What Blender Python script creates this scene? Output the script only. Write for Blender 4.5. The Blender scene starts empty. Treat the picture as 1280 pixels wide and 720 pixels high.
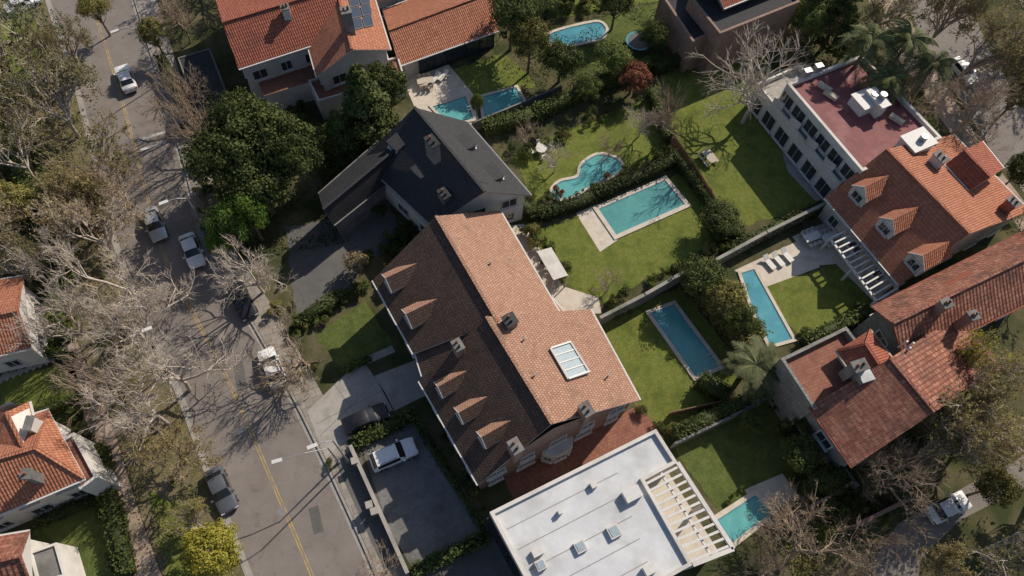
import bpy, math, random, bmesh
import numpy as np
from mathutils import Vector, Matrix
RND=random.Random(11)
# ------------------------------------------------------------------ survey (aerial photogrammetry: image point + known height -> metres)
H=66.0; F=870.0; TH=math.radians(26.9); RO=math.radians(5.2); G=0.12
CM=Matrix.Rotation(TH,3,'X')@Matrix.Rotation(RO,3,'Z')
def S(u,v,h=G):
    d=CM@Vector(((u-640)/F,-(v-360)/F,-1.0)); t=(h-H)/d.z
    return Vector((d.x*t,d.y*t,h))
def MPP(u,v,h=0):
    d=CM@Vector(((u-640)/F,-(v-360)/F,-1.0)); return ((h-H)/d.z)/F
COL=bpy.context.scene.collection
# ------------------------------------------------------------------ materials
def new_mat(name):
    m=bpy.data.materials.new(name); m.use_nodes=True
    nt=m.node_tree; nt.nodes.clear()
    o=nt.nodes.new('ShaderNodeOutputMaterial'); b=nt.nodes.new('ShaderNodeBsdfPrincipled')
    nt.links.new(b.outputs[0],o.inputs[0]); return m,nt,b,o
def c4(c): return (c[0],c[1],c[2],1)
def noise(nt,vec,scale,detail=5,rough=.6):
    n=nt.nodes.new('ShaderNodeTexNoise'); n.inputs['Scale'].default_value=scale
    n.inputs['Detail'].default_value=min(detail,5); n.inputs['Roughness'].default_value=rough
    nt.links.new(vec,n.inputs['Vector']); return n.outputs['Fac']
def ramp(nt,fac,a,b):
    r=nt.nodes.new('ShaderNodeMapRange'); r.inputs['From Min'].default_value=a; r.inputs['From Max'].default_value=b
    nt.links.new(fac,r.inputs['Value']); return r.outputs['Result']
def mix(nt,fac,a,b,mode='MIX'):
    n=nt.nodes.new('ShaderNodeMix'); n.data_type='RGBA'; n.blend_type=mode
    for s,x in ((n.inputs[0],fac),(n.inputs[6],a),(n.inputs[7],b)):
        if isinstance(x,(tuple,list)): s.default_value=c4(x)
        elif isinstance(x,(int,float)): s.default_value=x
        else: nt.links.new(x,s)
    return n.outputs[2]
def pos(nt):
    return nt.nodes.new('ShaderNodeNewGeometry').outputs['Position']
def math_n(nt,op,a,b=None):
    n=nt.nodes.new('ShaderNodeMath'); n.operation=op
    for i,x in enumerate((a,b)):
        if x is None: continue
        if isinstance(x,(int,float)): n.inputs[i].default_value=x
        else: nt.links.new(x,n.inputs[i])
    return n.outputs[0]
def bump(nt,b,h,st,dist=.05):
    n=nt.nodes.new('ShaderNodeBump'); n.inputs['Strength'].default_value=st; n.inputs['Distance'].default_value=dist
    nt.links.new(h,n.inputs['Height']); nt.links.new(n.outputs[0],b.inputs['Normal'])
def surf(name,c1,c2,scale=1.5,c3=None,s3=.25,m3=(.5,.65),rough=.9,bs=12,bst=.5,spec=.3,metal=0):
    m,nt,b,o=new_mat(name); p=pos(nt)
    col=mix(nt,ramp(nt,noise(nt,p,scale,8,.7),.35,.65),c1,c2)
    if c3: col=mix(nt,ramp(nt,noise(nt,p,s3,6,.6),*m3),col,c3)
    nt.links.new(col,b.inputs['Base Color']); b.inputs['Roughness'].default_value=rough
    b.inputs['Specular IOR Level'].default_value=spec; b.inputs['Metallic'].default_value=metal
    if bst: bump(nt,b,noise(nt,p,bs,3),bst,.04)
    return m
def tiles(name,c1,c2,c3,w=.26,h=.36,stain=(.05,.045,.04),st=(.55,.8),off=0.0,wave=True,rough=.85):
    m,nt,b,o=new_mat(name); uv=nt.nodes.new('ShaderNodeUVMap').outputs[0]; p=pos(nt)
    br=nt.nodes.new('ShaderNodeTexBrick'); nt.links.new(uv,br.inputs['Vector'])
    br.offset=off; br.inputs['Scale'].default_value=1; br.inputs['Brick Width'].default_value=w; br.inputs['Row Height'].default_value=h
    br.inputs['Mortar Size'].default_value=.024; br.inputs['Bias'].default_value=0
    br.inputs['Color1'].default_value=c4(c1); br.inputs['Color2'].default_value=c4(c2); br.inputs['Mortar'].default_value=c4([x*.42 for x in c1])
    col=mix(nt,ramp(nt,noise(nt,p,3.5,5,.75),.42,.68),br.outputs['Color'],c3)
    col=mix(nt,math_n(nt,'MULTIPLY',ramp(nt,noise(nt,p,.55,5,.7),*st),.75),col,stain)
    nt.links.new(col,b.inputs['Base Color']); b.inputs['Roughness'].default_value=rough; b.inputs['Specular IOR Level'].default_value=.25
    sx=nt.nodes.new('ShaderNodeSeparateXYZ'); nt.links.new(uv,sx.inputs[0])
    if wave:
        wv=math_n(nt,'SINE',math_n(nt,'MULTIPLY',sx.outputs[0],2*math.pi/w))
        hh=math_n(nt,'ADD',math_n(nt,'MULTIPLY',wv,.5),math_n(nt,'MULTIPLY',br.outputs['Fac'],-.8))
    else: hh=math_n(nt,'MULTIPLY',br.outputs['Fac'],-1)
    hh=math_n(nt,'ADD',hh,math_n(nt,'MULTIPLY',noise(nt,p,9,2),1.0))
    bump(nt,b,hh,.8,.06); return m
def leafm(name,dark,light,tr=.25,hue=.12):
    m,nt,b,o=new_mat(name)
    a=nt.nodes.new('ShaderNodeAttribute'); a.attribute_name='tint'
    oi=nt.nodes.new('ShaderNodeObjectInfo')
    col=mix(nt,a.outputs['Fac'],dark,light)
    hv=nt.nodes.new('ShaderNodeHueSaturation'); nt.links.new(col,hv.inputs['Color'])
    r=nt.nodes.new('ShaderNodeMapRange'); r.inputs['To Min'].default_value=.75; r.inputs['To Max'].default_value=1.25
    nt.links.new(oi.outputs['Random'],r.inputs['Value']); nt.links.new(r.outputs[0],hv.inputs['Value'])
    nt.links.new(hv.outputs[0],b.inputs['Base Color']); b.inputs['Roughness'].default_value=.65; b.inputs['Specular IOR Level'].default_value=.25
    t=nt.nodes.new('ShaderNodeBsdfTranslucent'); nt.links.new(hv.outputs[0],t.inputs[0])
    ms=nt.nodes.new('ShaderNodeMixShader'); ms.inputs[0].default_value=tr
    nt.links.new(b.outputs[0],ms.inputs[1]); nt.links.new(t.outputs[0],ms.inputs[2]); nt.links.new(ms.outputs[0],o.inputs[0])
    return m
def flat(name,c,rough=.5,metal=0,spec=.5,coat=0):
    m,nt,b,o=new_mat(name); p=pos(nt)
    col=mix(nt,ramp(nt,noise(nt,p,4,3),.3,.75),c,[x*.82 for x in c])
    nt.links.new(col,b.inputs['Base Color']); b.inputs['Roughness'].default_value=rough; b.inputs['Metallic'].default_value=metal
    b.inputs['Specular IOR Level'].default_value=spec; b.inputs['Coat Weight'].default_value=coat; return m
def lawnm(name,c1,c2,c3):
    m,nt,b,o=new_mat(name); p=pos(nt)
    col=mix(nt,ramp(nt,noise(nt,p,2.2,5,.8),.38,.64),c1,c2)
    col=mix(nt,ramp(nt,noise(nt,p,.42,5,.75),.46,.66),col,c3)
    col=mix(nt,math_n(nt,'MULTIPLY',ramp(nt,noise(nt,p,.8,4,.7),.57,.72),.5),col,(.27,.235,.10))
    col=mix(nt,math_n(nt,'MULTIPLY',ramp(nt,noise(nt,p,8,4,.85),.5,.68),.6),col,[x*.42 for x in c1])
    nt.links.new(col,b.inputs['Base Color']); b.inputs['Roughness'].default_value=.95; b.inputs['Specular IOR Level'].default_value=.15
    bump(nt,b,noise(nt,p,8,4,.8),1.0,.14); return m
def asphalt(name,c1,c2,crack=True):
    m,nt,b,o=new_mat(name); p=pos(nt)
    col=mix(nt,ramp(nt,noise(nt,p,.35,5,.7),.35,.68),c1,c2)
    col=mix(nt,math_n(nt,'MULTIPLY',ramp(nt,noise(nt,p,9,5,.8),.45,.7),.4),col,[x*1.35 for x in c2])
    col=mix(nt,math_n(nt,'MULTIPLY',ramp(nt,noise(nt,p,.9,5,.6),.6,.7),.35),col,[x*.55 for x in c1])
    v=nt.nodes.new('ShaderNodeTexVoronoi'); v.feature='DISTANCE_TO_EDGE'; v.inputs['Scale'].default_value=.16
    nz=nt.nodes.new('ShaderNodeTexNoise'); nz.inputs['Scale'].default_value=.9; nt.links.new(p,nz.inputs['Vector'])
    va=nt.nodes.new('ShaderNodeVectorMath'); va.operation='MULTIPLY_ADD'; nt.links.new(nz.outputs['Color'],va.inputs[0]); va.inputs[1].default_value=(2.2,2.2,0); nt.links.new(p,va.inputs[2])
    nt.links.new(va.outputs[0],v.inputs['Vector'])
    ck=ramp(nt,v.outputs['Distance'],.008,.001)
    if crack: col=mix(nt,math_n(nt,'MULTIPLY',ck,.3),col,[x*.4 for x in c1])
    nt.links.new(col,b.inputs['Base Color']); b.inputs['Roughness'].default_value=.9; b.inputs['Specular IOR Level'].default_value=.3
    bump(nt,b,noise(nt,p,18,3),.5,.02); return m
def waterm(name,c1,c2):
    m,nt,b,o=new_mat(name); p=pos(nt)
    col=mix(nt,ramp(nt,noise(nt,p,.35,4),.3,.7),c1,c2)
    v=nt.nodes.new('ShaderNodeTexVoronoi'); v.feature='SMOOTH_F1'; v.inputs['Scale'].default_value=1.6; nt.links.new(p,v.inputs['Vector'])
    col=mix(nt,math_n(nt,'MULTIPLY',ramp(nt,v.outputs['Distance'],.45,.85),.22),col,[min(1,x*1.35) for x in c2])  # pale caustic light pattern painted into the water colour
    nt.links.new(col,b.inputs['Base Color']); b.inputs['Roughness'].default_value=.06; b.inputs['IOR'].default_value=1.33
    bump(nt,b,noise(nt,p,3,3),.15,.05); return m
def brickm(name,c1,c2,mo,w=.5,h=.16):
    m,nt,b,o=new_mat(name); uv=nt.nodes.new('ShaderNodeUVMap').outputs[0]; p=pos(nt)
    br=nt.nodes.new('ShaderNodeTexBrick'); nt.links.new(uv,br.inputs['Vector'])
    br.inputs['Scale'].default_value=1; br.inputs['Brick Width'].default_value=w; br.inputs['Row Height'].default_value=h; br.inputs['Mortar Size'].default_value=.02
    br.inputs['Color1'].default_value=c4(c1); br.inputs['Color2'].default_value=c4(c2); br.inputs['Mortar'].default_value=c4(mo)
    col=mix(nt,math_n(nt,'MULTIPLY',ramp(nt,noise(nt,p,.8,5,.7),.45,.75),.5),br.outputs['Color'],[x*.4 for x in c1])
    nt.links.new(col,b.inputs['Base Color']); b.inputs['Roughness'].default_value=.9
    bump(nt,b,math_n(nt,'MULTIPLY',br.outputs['Fac'],-1),.4,.02); return m
M={}
M['soil']=surf('garden_soil',(.07,.07,.032),(.135,.115,.065),1.2,(.045,.055,.022),.3,(.45,.6),.95,8,1.0,.1)
M['lawn']=lawnm('lawn_grass',(.145,.175,.035),(.22,.24,.058),(.105,.135,.03))
M['lawn2']=lawnm('rough_grass',(.13,.125,.055),(.21,.175,.095),(.26,.205,.14))
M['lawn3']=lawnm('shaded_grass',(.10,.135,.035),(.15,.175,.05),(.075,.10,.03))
M['asph']=asphalt('street_asphalt',(.165,.142,.128),(.215,.19,.172))
M['asph2']=asphalt('driveway_asphalt',(.085,.083,.08),(.13,.125,.118))
M['cobble']=surf('cobble_paving',(.135,.135,.135),(.20,.195,.19),5,(.09,.09,.085),.35,(.45,.7),.9,5,1.0)
M['conc']=surf('concrete_paving',(.30,.28,.255),(.38,.355,.325),1.1,(.21,.195,.17),.5,(.5,.8),.9,15,.3)
M['walk']=brickm('sidewalk_paving',(.25,.22,.19),(.31,.275,.24),(.14,.125,.105),.8,.8)
M['walkr']=surf('pink_sidewalk',(.30,.215,.165),(.38,.29,.23),1.0,(.15,.135,.085),.4,(.5,.7),.9,12,.3)
M['kerb']=surf('kerb_concrete',(.34,.315,.29),(.25,.235,.215),2,None,rough=.9)
M['coping']=surf('pool_coping',(.50,.44,.36),(.58,.52,.44),1.5,(.38,.33,.27),.6,(.5,.8),.8,14,.2)
M['terr']=brickm('terracotta_paving',(.24,.09,.06),(.31,.13,.085),(.15,.08,.06),.3,.3)
M['yellow']=surf('yellow_road_paint',(.50,.34,.09),(.38,.28,.12),2.5,(.22,.18,.15),1.1,(.42,.62),.8)
M['wpaint']=surf('white_road_paint',(.6,.6,.58),(.4,.39,.37),2.5,(.2,.18,.17),1.1,(.45,.7),.8)
M['white']=surf('white_render_wall',(.64,.61,.57),(.55,.52,.48),.8,(.38,.36,.32),.35,(.52,.82),.85,8,.15)
M['cream']=surf('cream_render_wall',(.50,.46,.40),(.42,.38,.33),.8,(.28,.26,.22),.35,(.5,.8),.85,8,.2)
M['greyw']=surf('weathered_grey_wall',(.22,.21,.20),(.15,.145,.14),.9,(.09,.09,.085),.4,(.45,.7),.9,6,.4)
M['stone']=brickm('grey_stone_wall',(.19,.18,.165),(.28,.265,.24),(.12,.115,.105),.7,.35)
M['roofw']=surf('white_roof_membrane',(.60,.61,.62),(.50,.51,.525),.45,(.36,.36,.36),.2,(.46,.72),.7,5,.15)
M['maroon']=surf('maroon_roof_terrace',(.23,.08,.08),(.18,.062,.065),.7,(.33,.17,.155),.3,(.52,.75),.75,8,.2)
M['trim']=flat('white_trim',(.62,.60,.57),.6)
M['dark']=flat('dark_metal',(.03,.03,.032),.5)
M['grey']=flat('grey_metal',(.28,.28,.29),.45,.3)
M['panel']=flat('solar_panel_glass',(.02,.028,.05),.12,0,.7)
M['wood']=surf('weathered_wood',(.20,.12,.07),(.28,.18,.11),6,None,rough=.8)
M['woodl']=surf('pale_wood',(.42,.36,.28),(.5,.44,.36),6,None,rough=.8)
M['brick']=brickm('brown_brick_wall',(.24,.115,.08),(.31,.16,.11),(.27,.24,.21),.3,.12)
M['stonew']=surf('garden_wall_render',(.32,.30,.27),(.24,.23,.20),1.2,(.13,.13,.10),.5,(.45,.7),.9,8,.4)
M['rbrown']=tiles('brown_clay_tiles',(.37,.205,.14),(.49,.305,.215),(.31,.165,.115),.24,.3,(.13,.085,.065),(.54,.82),.5,False)
M['rdark']=tiles('shaded_brown_tiles',(.10,.062,.05),(.15,.095,.072),(.075,.05,.04),.24,.3,(.032,.03,.026),(.5,.75),.5,False)  # brown tiles, shade of slopes turned from the sun painted into the colour
M['rorange']=tiles('orange_clay_tiles',(.40,.155,.09),(.52,.235,.145),(.32,.125,.075),.26,.4,(.14,.065,.045),(.56,.84))
M['rred']=tiles('red_clay_tiles',(.33,.10,.065),(.43,.15,.095),(.25,.085,.055),.26,.4,(.10,.05,.04),(.54,.8))
M['rold']=tiles('old_red_tiles',(.27,.10,.068),(.46,.215,.145),(.17,.07,.05),.42,.45,(.07,.045,.035),(.46,.7))
M['slate']=tiles('slate_shingles',(.034,.034,.038),(.052,.052,.057),(.042,.042,.045),.3,.25,(.022,.022,.024),(.6,.9),.5,False,.6)
M['flatdark']=surf('dark_flat_roof',(.026,.028,.03),(.04,.042,.045),.8,(.02,.02,.02),.4,rough=.8)
M['glass']=flat('window_glass',(.04,.047,.055),.06,0,.8)
M['carglass']=flat('car_glass',(.012,.014,.016),.05,0,.8)
M['skyl']=flat('skylight_glass',(.35,.42,.45),.12,0,.8)
M['water']=waterm('pool_water',(.09,.31,.32),(.14,.39,.385))
M['water2']=waterm('pool_water_green',(.075,.24,.24),(.115,.315,.305))
M['water3']=waterm('pool_water_blue',(.065,.23,.31),(.11,.33,.39))
M['bark']=surf('tree_bark',(.12,.09,.065),(.19,.15,.115),4,None,rough=.95,bs=20,bst=.6)
M['barkw']=surf('pale_twig_bark',(.40,.335,.28),(.54,.47,.40),4,None,rough=.9,bst=0)
M['barkb']=surf('brown_twig_bark',(.27,.20,.145),(.38,.295,.22),4,None,rough=.9,bst=0)
M['l_dark']=leafm('leaf_dark_green',(.032,.046,.014),(.10,.122,.032))
M['l_mid']=leafm('leaf_mid_green',(.045,.068,.018),(.15,.185,.045))
M['l_bright']=leafm('leaf_bright_green',(.06,.12,.02),(.19,.30,.05),.35)
M['l_olive']=leafm('leaf_olive',(.11,.105,.035),(.30,.27,.09),.35)
M['l_yellow']=leafm('leaf_yellow_green',(.20,.19,.03),(.48,.43,.07),.35)
M['l_gold']=leafm('leaf_olive_gold',(.20,.165,.06),(.46,.385,.16),.4)
M['l_tan']=leafm('leaf_tan_bud',(.20,.15,.09),(.42,.335,.20),.35)
M['l_red']=leafm('leaf_russet',(.12,.04,.025),(.30,.12,.06))
M['l_palm']=leafm('leaf_palm',(.06,.08,.03),(.20,.21,.085))
M['tyre']=flat('tyre_rubber',(.015,.015,.016),.85,0,.2)
M['rim']=flat('alloy_rim',(.45,.45,.46),.3,.8)
M['lampr']=flat('tail_light_red',(.35,.02,.02),.2)
M['lampw']=flat('headlight_lens',(.6,.6,.62),.1)
PAINT={'white':flat('white_car_paint',(.75,.75,.74),.25,0,.5,.5),'black':flat('black_car_paint',(.018,.018,.022),.4,0,.3,.15),
 'grey':flat('grey_car_paint',(.12,.13,.15),.35,.3,.5,.3),'silver':flat('silver_car_paint',(.45,.46,.47),.3,.4,.5,.4)}
# ------------------------------------------------------------------ mesh builder
class MB:
    def __init__(s,name): s.n=name; s.v=[]; s.f=[]; s.m=[]; s.uv=[]; s.mats=[]
    def mi(s,m):
        if m not in s.mats: s.mats.append(m)
        return s.mats.index(m)
    def poly(s,pts,m,ang=0.45):
        pts=[Vector(p) for p in pts]; n=Vector((0,0,0))
        for i in range(len(pts)):
            a=pts[i]; b=pts[(i+1)%len(pts)]; n+=Vector(((a.y-b.y)*(a.z+b.z),(a.z-b.z)*(a.x+b.x),(a.x-b.x)*(a.y+b.y)))
        if n.length<1e-9: return
        n.normalize()
        if abs(n.z)>.995: u=Vector((math.cos(ang),math.sin(ang),0)); w=Vector((-math.sin(ang),math.cos(ang),0))
        else: u=Vector((0,0,1)).cross(n).normalized(); w=n.cross(u)
        k=len(s.v); s.v+= [tuple(p) for p in pts]; s.f.append(list(range(k,k+len(pts)))); s.m.append(s.mi(m))
        s.uv+=[(p.dot(u),p.dot(w)) for p in pts]
    def prism(s,pts,z0,z1,m,mt=None,bot=False):
        P=ccw(pts); n=len(P)
        for i in range(n):
            a=P[i]; b=P[(i+1)%n]; s.poly([(a.x,a.y,z0),(b.x,b.y,z0),(b.x,b.y,z1),(a.x,a.y,z1)],m)
        s.poly([(p.x,p.y,z1) for p in P],mt or m)
        if bot: s.poly([(p.x,p.y,z0) for p in reversed(P)],m)
    def box(s,c,sz,ang,m,mt=None):
        c=Vector(c); ux=Vector((math.cos(ang),math.sin(ang),0))*sz[0]/2; uy=Vector((-math.sin(ang),math.cos(ang),0))*sz[1]/2
        s.prism([c-ux-uy,c+ux-uy,c+ux+uy,c-ux+uy],c.z-sz[2]/2,c.z+sz[2]/2,m,mt,True)
    def beam(s,a,b,w,h,m):
        a=Vector(a); b=Vector(b); d=(b-a); L=d.length
        if L<1e-6: return
        d.normalize(); up=Vector((0,0,1))
        sd=d.cross(up)
        if sd.length<1e-3: sd=Vector((1,0,0))
        sd.normalize(); u2=sd.cross(d).normalized(); sd=sd*w/2; u2=u2*h/2
        q=[a-sd-u2,a+sd-u2,a+sd+u2,a-sd+u2]; r=[p+(b-a) for p in q]
        for i in range(4): j=(i+1)%4; s.poly([q[i],q[j],r[j],r[i]],m)
        s.poly(list(reversed(q)),m); s.poly(r,m)
    def cyl(s,c,r,h,m,n=12,axis=None,r2=None):
        c=Vector(c); ax=Vector(axis) if axis else Vector((0,0,1)); ax.normalize()
        t=ax.orthogonal().normalized(); b=ax.cross(t); r2=r if r2 is None else r2
        A=[c+t*math.cos(2*math.pi*i/n)*r+b*math.sin(2*math.pi*i/n)*r for i in range(n)]
        B=[c+ax*h+t*math.cos(2*math.pi*i/n)*r2+b*math.sin(2*math.pi*i/n)*r2 for i in range(n)]
        for i in range(n): j=(i+1)%n; s.poly([A[i],A[j],B[j],B[i]],m)
        s.poly(list(reversed(A)),m); s.poly(B,m)
    def build(s,parent=None,smooth=False,name=None):
        if not s.f: return None
        me=bpy.data.meshes.new(s.n); me.from_pydata(s.v,[],s.f)
        for m in s.mats: me.materials.append(m)
        me.polygons.foreach_set('material_index',s.m)
        l=me.uv_layers.new(name='UVMap'); l.data.foreach_set('uv',[x for p in s.uv for x in p])
        if smooth: me.polygons.foreach_set('use_smooth',[True]*len(s.f))
        me.update(); o=bpy.data.objects.new(name or s.n,me); COL.objects.link(o)
        if parent: o.parent=parent
        return o
def ccw(pts):
    P=[Vector((p[0],p[1],0)) for p in pts]; a=sum(P[i].x*P[(i+1)%len(P)].y-P[(i+1)%len(P)].x*P[i].y for i in range(len(P)))
    return P if a>0 else list(reversed(P))
def inset(pts,d):
    P=ccw(pts); n=len(P); o=[]
    for i in range(n):
        a=P[i-1]; b=P[i]; c=P[(i+1)%n]; e1=(b-a).normalized(); e2=(c-b).normalized()
        n1=Vector((-e1.y,e1.x,0)); n2=Vector((-e2.y,e2.x,0)); k=1+n1.dot(n2)
        if k<.2: k=.2
        o.append(b+(n1+n2)*d/k)
    return o
def sheet(name,px,mat,layer=1,jit=0.0,ang=.45,raw=False,step=.7):
    P=px if raw else [S(*p) for p in px]
    if jit:
        Q=[]; r=random.Random(len(px)*7+int(px[0][0]))
        for i in range(len(P)):
            a=P[i]; b=P[(i+1)%len(P)]; n=max(1,int((b-a).length/step))
            for k in range(n): Q.append(a.lerp(b,k/n)+Vector((r.uniform(-jit,jit),r.uniform(-jit,jit),0)))
        P=Q
    P=ccw(P); z=G+.004*layer; mb=MB(name); mb.poly([(p.x,p.y,z) for p in P],mat,ang); return mb.build()
# ------------------------------------------------------------------ ground, streets
mb=MB('ground'); mb.poly([(-1200,-1200,-.004),(1200,-1200,-.004),(1200,1200,-.004),(-1200,1200,-.004)],M['soil']); mb.build()
LK=[(-5,-200),(18,-120),(40,-60),(65,20),(92,100),(118,200),(145,310),(180,400),(222,490),(262,600),(310,720),(350,840),(400,980)]
RK=[(100,-200),(128,-120),(150,-60),(174,20),(198,100),(228,200),(262,320),(312,400),(362,490),(416,600),(470,720),(520,840),(580,980)]
def dens(pl,n=6):
    o=[]
    for i in range(len(pl)-1):
        p0=pl[max(i-1,0)];p1=pl[i];p2=pl[i+1];p3=pl[min(i+2,len(pl)-1)]
        for k in range(n):
            t=k/n
            f=lambda a,b,c,d: .5*((2*b)+(-a+c)*t+(2*a-5*b+4*c-d)*t*t+(-a+3*b-3*c+d)*t**3)
            o.append((f(p0[0],p1[0],p2[0],p3[0]),f(p0[1],p1[1],p2[1],p3[1])))
    o.append(pl[-1]); return o
LKw=[S(*p,0) for p in dens(LK)]; RKw=[S(*p,0) for p in dens(RK)]
mb=MB('street')
for i in range(len(LKw)-1):
    mb.poly([(p.x,p.y,.004) for p in (LKw[i],RKw[i],RKw[i+1],LKw[i+1])][::-1],M['asph'])
mb.build()
far=400
mb=MB('terrain'); 
P=[p for p in RKw]+[Vector((RKw[-1].x,-far,0)),Vector((far,-far,0)),Vector((far,far,0)),Vector((RKw[0].x,far,0))]
mb.prism(P,0,G,M['soil']); 
P=[p for p in LKw]+[Vector((LKw[-1].x,-far,0)),Vector((-far,-far,0)),Vector((-far,far,0)),Vector((LKw[0].x,far,0))]
mb.prism(P,0,G,M['soil']); mb.build()
def offl(L,d):
    o=[]
    for i,p in enumerate(L):
        a=L[max(i-1,0)]; b=L[min(i+1,len(L)-1)]; t=(b-a).normalized(); o.append(p+Vector((-t.y,t.x,0))*d)
    return o
def strip(name,L,d0,d1,z0,z1,m):
    A=offl(L,d0); B=offl(L,d1); mb=MB(name)
    for i in range(len(L)-1):
        a,b,c,d=A[i],A[i+1],B[i+1],B[i]
        q=[(p.x,p.y,z1) for p in (a,b,c,d)]
        n=(b-a).cross(c-b).z
        mb.poly(q if n>0 else q[::-1],m)
        if z1-z0>.02:
            for (e,f) in ((a,b),(c,d)): mb.poly([(e.x,e.y,z0),(f.x,f.y,z0),(f.x,f.y,z1),(e.x,e.y,z1)],m)
    return mb.build()
strip('kerb',RKw,-.02,.2,.0,.15,M['kerb']); strip('kerb',LKw,.02,-.2,.0,.15,M['kerb'])
CL=[(a+b)/2 for a,b in zip(LKw,RKw)]
for dd in (-.11,.11):
    strip('road_centre_line',offl(CL,dd),-.05,.05,.008,.008,M['yellow'])
strip('gutter',RKw,-.4,-.03,.008,.008,M['kerb']); strip('gutter',LKw,.4,.03,.008,.008,M['kerb'])
strip('pavement',RKw,.24,2.6,G+.012,G+.012,M['walk'])
strip('pavement',LKw,-6.3,-8.2,G+.012,G+.012,M['walkr'])
strip('verge',LKw,-.24,-6.2,G+.006,G+.006,M['lawn2'])
mb=MB('crosswalk_marking')
for i in range(2):
    a=S(175+i*3,186-i*14,.008);b=S(208+i*3,176-i*14,.008);d=(S(180,205,.008)-S(178,195,.008))*.28
    mb.poly([a,a+d,b+d,b],M['wpaint'])
mb.build()
mb=MB('asphalt_repair_patch')
for (u,v,w_,h_) in ((300,470,1.0,3.0),(395,650,.9,2.4)):
    p=S(u,v,0); mb.box((p.x,p.y,.0065),(w_,h_,.003),.42,M['asph2'])
mb.build()
mb=MB('manhole_cover')
for (u,v) in ((300,540),(232,300),(352,640)):
    p=S(u,v,0); mb.cyl((p.x,p.y,.0),.34,.012,M['grey'],16)
mb.build()
# ------------------------------------------------------------------ lot surfaces
sheet('driveway',[(384,514),(452,448),(482,492),(492,512),(420,560),(408,575)],M['conc'],5)
sheet('driveway',[(468,470),(530,446),(545,488),(492,514)],M['conc'],5,ang=.5)
sheet('driveway',[(452,560),(520,524),(612,662),(516,712),(486,660)],M['cobble'],5)
sheet('driveway',[(418,575),(447,560),(505,700),(480,712)],M['asph2'],4)
sheet('path',[(455,447),(490,432),(494,440),(460,455)],M['conc'],6)
sheet('driveway',[(520,716),(620,668),(660,760),(560,800)],M['asph2'],4)
sheet('forecourt',[(356,285),(425,270),(480,240),(500,290),(450,340),(395,400),(372,400)],M['asph2'],4,.2)
mb=MB('driveway_joint')
for (a,b) in (((400,545),(466,480)),((418,480),(446,520)),((395,530),(478,488))):
    A_=S(*a);B_=S(*b); mb.beam((A_.x,A_.y,G+.021),(B_.x,B_.y,G+.021),.05,.006,M['greyw'])
mb.build()
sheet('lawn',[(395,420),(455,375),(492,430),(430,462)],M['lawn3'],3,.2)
sheet('lawn',[(640,200),(700,165),(812,122),(838,188),(745,232),(668,250)],M['lawn'],3,.25)
sheet('lawn',[(664,292),(742,262),(868,208),(905,262),(885,310),(748,382),(700,350)],M['lawn'],3,.2)
sheet('lawn',[(742,404),(850,358),(935,468),(900,500),(836,540),(800,515)],M['lawn'],3,.2)
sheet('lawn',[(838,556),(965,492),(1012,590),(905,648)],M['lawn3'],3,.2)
sheet('lawn',[(818,92),(945,42),(1040,250),(905,290),(840,185)],M['lawn'],3,.2)
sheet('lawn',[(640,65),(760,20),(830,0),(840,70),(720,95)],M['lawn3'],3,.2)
sheet('lawn',[(560,88),(632,66),(672,108),(590,122)],M['lawn'],3,.2)
sheet('lawn',[(640,-20),(840,-60),(830,0),(690,25)],M['lawn'],4,.2)
sheet('lawn',[(942,360),(1045,330),(1100,372),(1005,425)],M['lawn'],3,.15)
sheet('lawn',[(0,478),(92,450),(108,500),(60,522),(0,515)],M['lawn'],3,.2)
sheet('lawn',[(40,665),(140,620),(168,740),(60,760)],M['lawn3'],3,.2)
sheet('lawn',[(186,612),(238,640),(262,740),(214,750)],M['lawn'],5,.2)
sheet('lawn',[(0,30),(40,10),(70,90),(0,110)],M['lawn'],3,.3)
sheet('patio',[(500,92),(560,80),(592,118),(600,160),(560,165),(520,138)],M['coping'],5)
sheet('patio',[(965,150),(1010,140),(1060,235),(1020,252),(985,215)],M['conc'],5)
sheet('patio',[(918,338),(1000,300),(1025,334),(948,362)],M['coping'],5)
sheet('patio',[(990,296),(1055,268),(1125,365),(1095,380),(1045,330),(1020,332)],M['coping'],6)
sheet('patio',[(930,612),(978,592),(1000,622),(962,660)],M['coping'],5)
sheet('patio',[(630,598),(800,505),(830,548),(650,640)],M['terr'],5)
sheet('patio',[(636,282),(655,280),(704,358),(748,372),(752,392),(700,392)],M['coping'],6)
sheet('patio',[(540,10),(640,-20),(648,10),(560,50)],M['terr'],5)
sheet('side_street',[(1100,-60),(1185,-60),(1235,60),(1300,170),(1420,330),(1350,330),(1240,190),(1165,70)],M['asph'],5)
sheet('side_street',[(1085,800),(1092,700),(1122,655),(1180,622),(1300,560),(1300,600),(1200,650),(1150,700),(1138,800)],M['asph'],5)
sheet('pavement',[(1055,-60),(1096,-60),(1160,70),(1232,190),(1345,335),(1310,335),(1205,190),(1120,70)],M['walkr'],6)
mb=MB('stepping_stone_path')
for i in range(11):
    a=S(4+i*8.2,472-i*3.3); mb.box((a.x,a.y,G+.045),(.42,1.25,.07),math.radians(-14),M['conc'])
mb.build()
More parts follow.
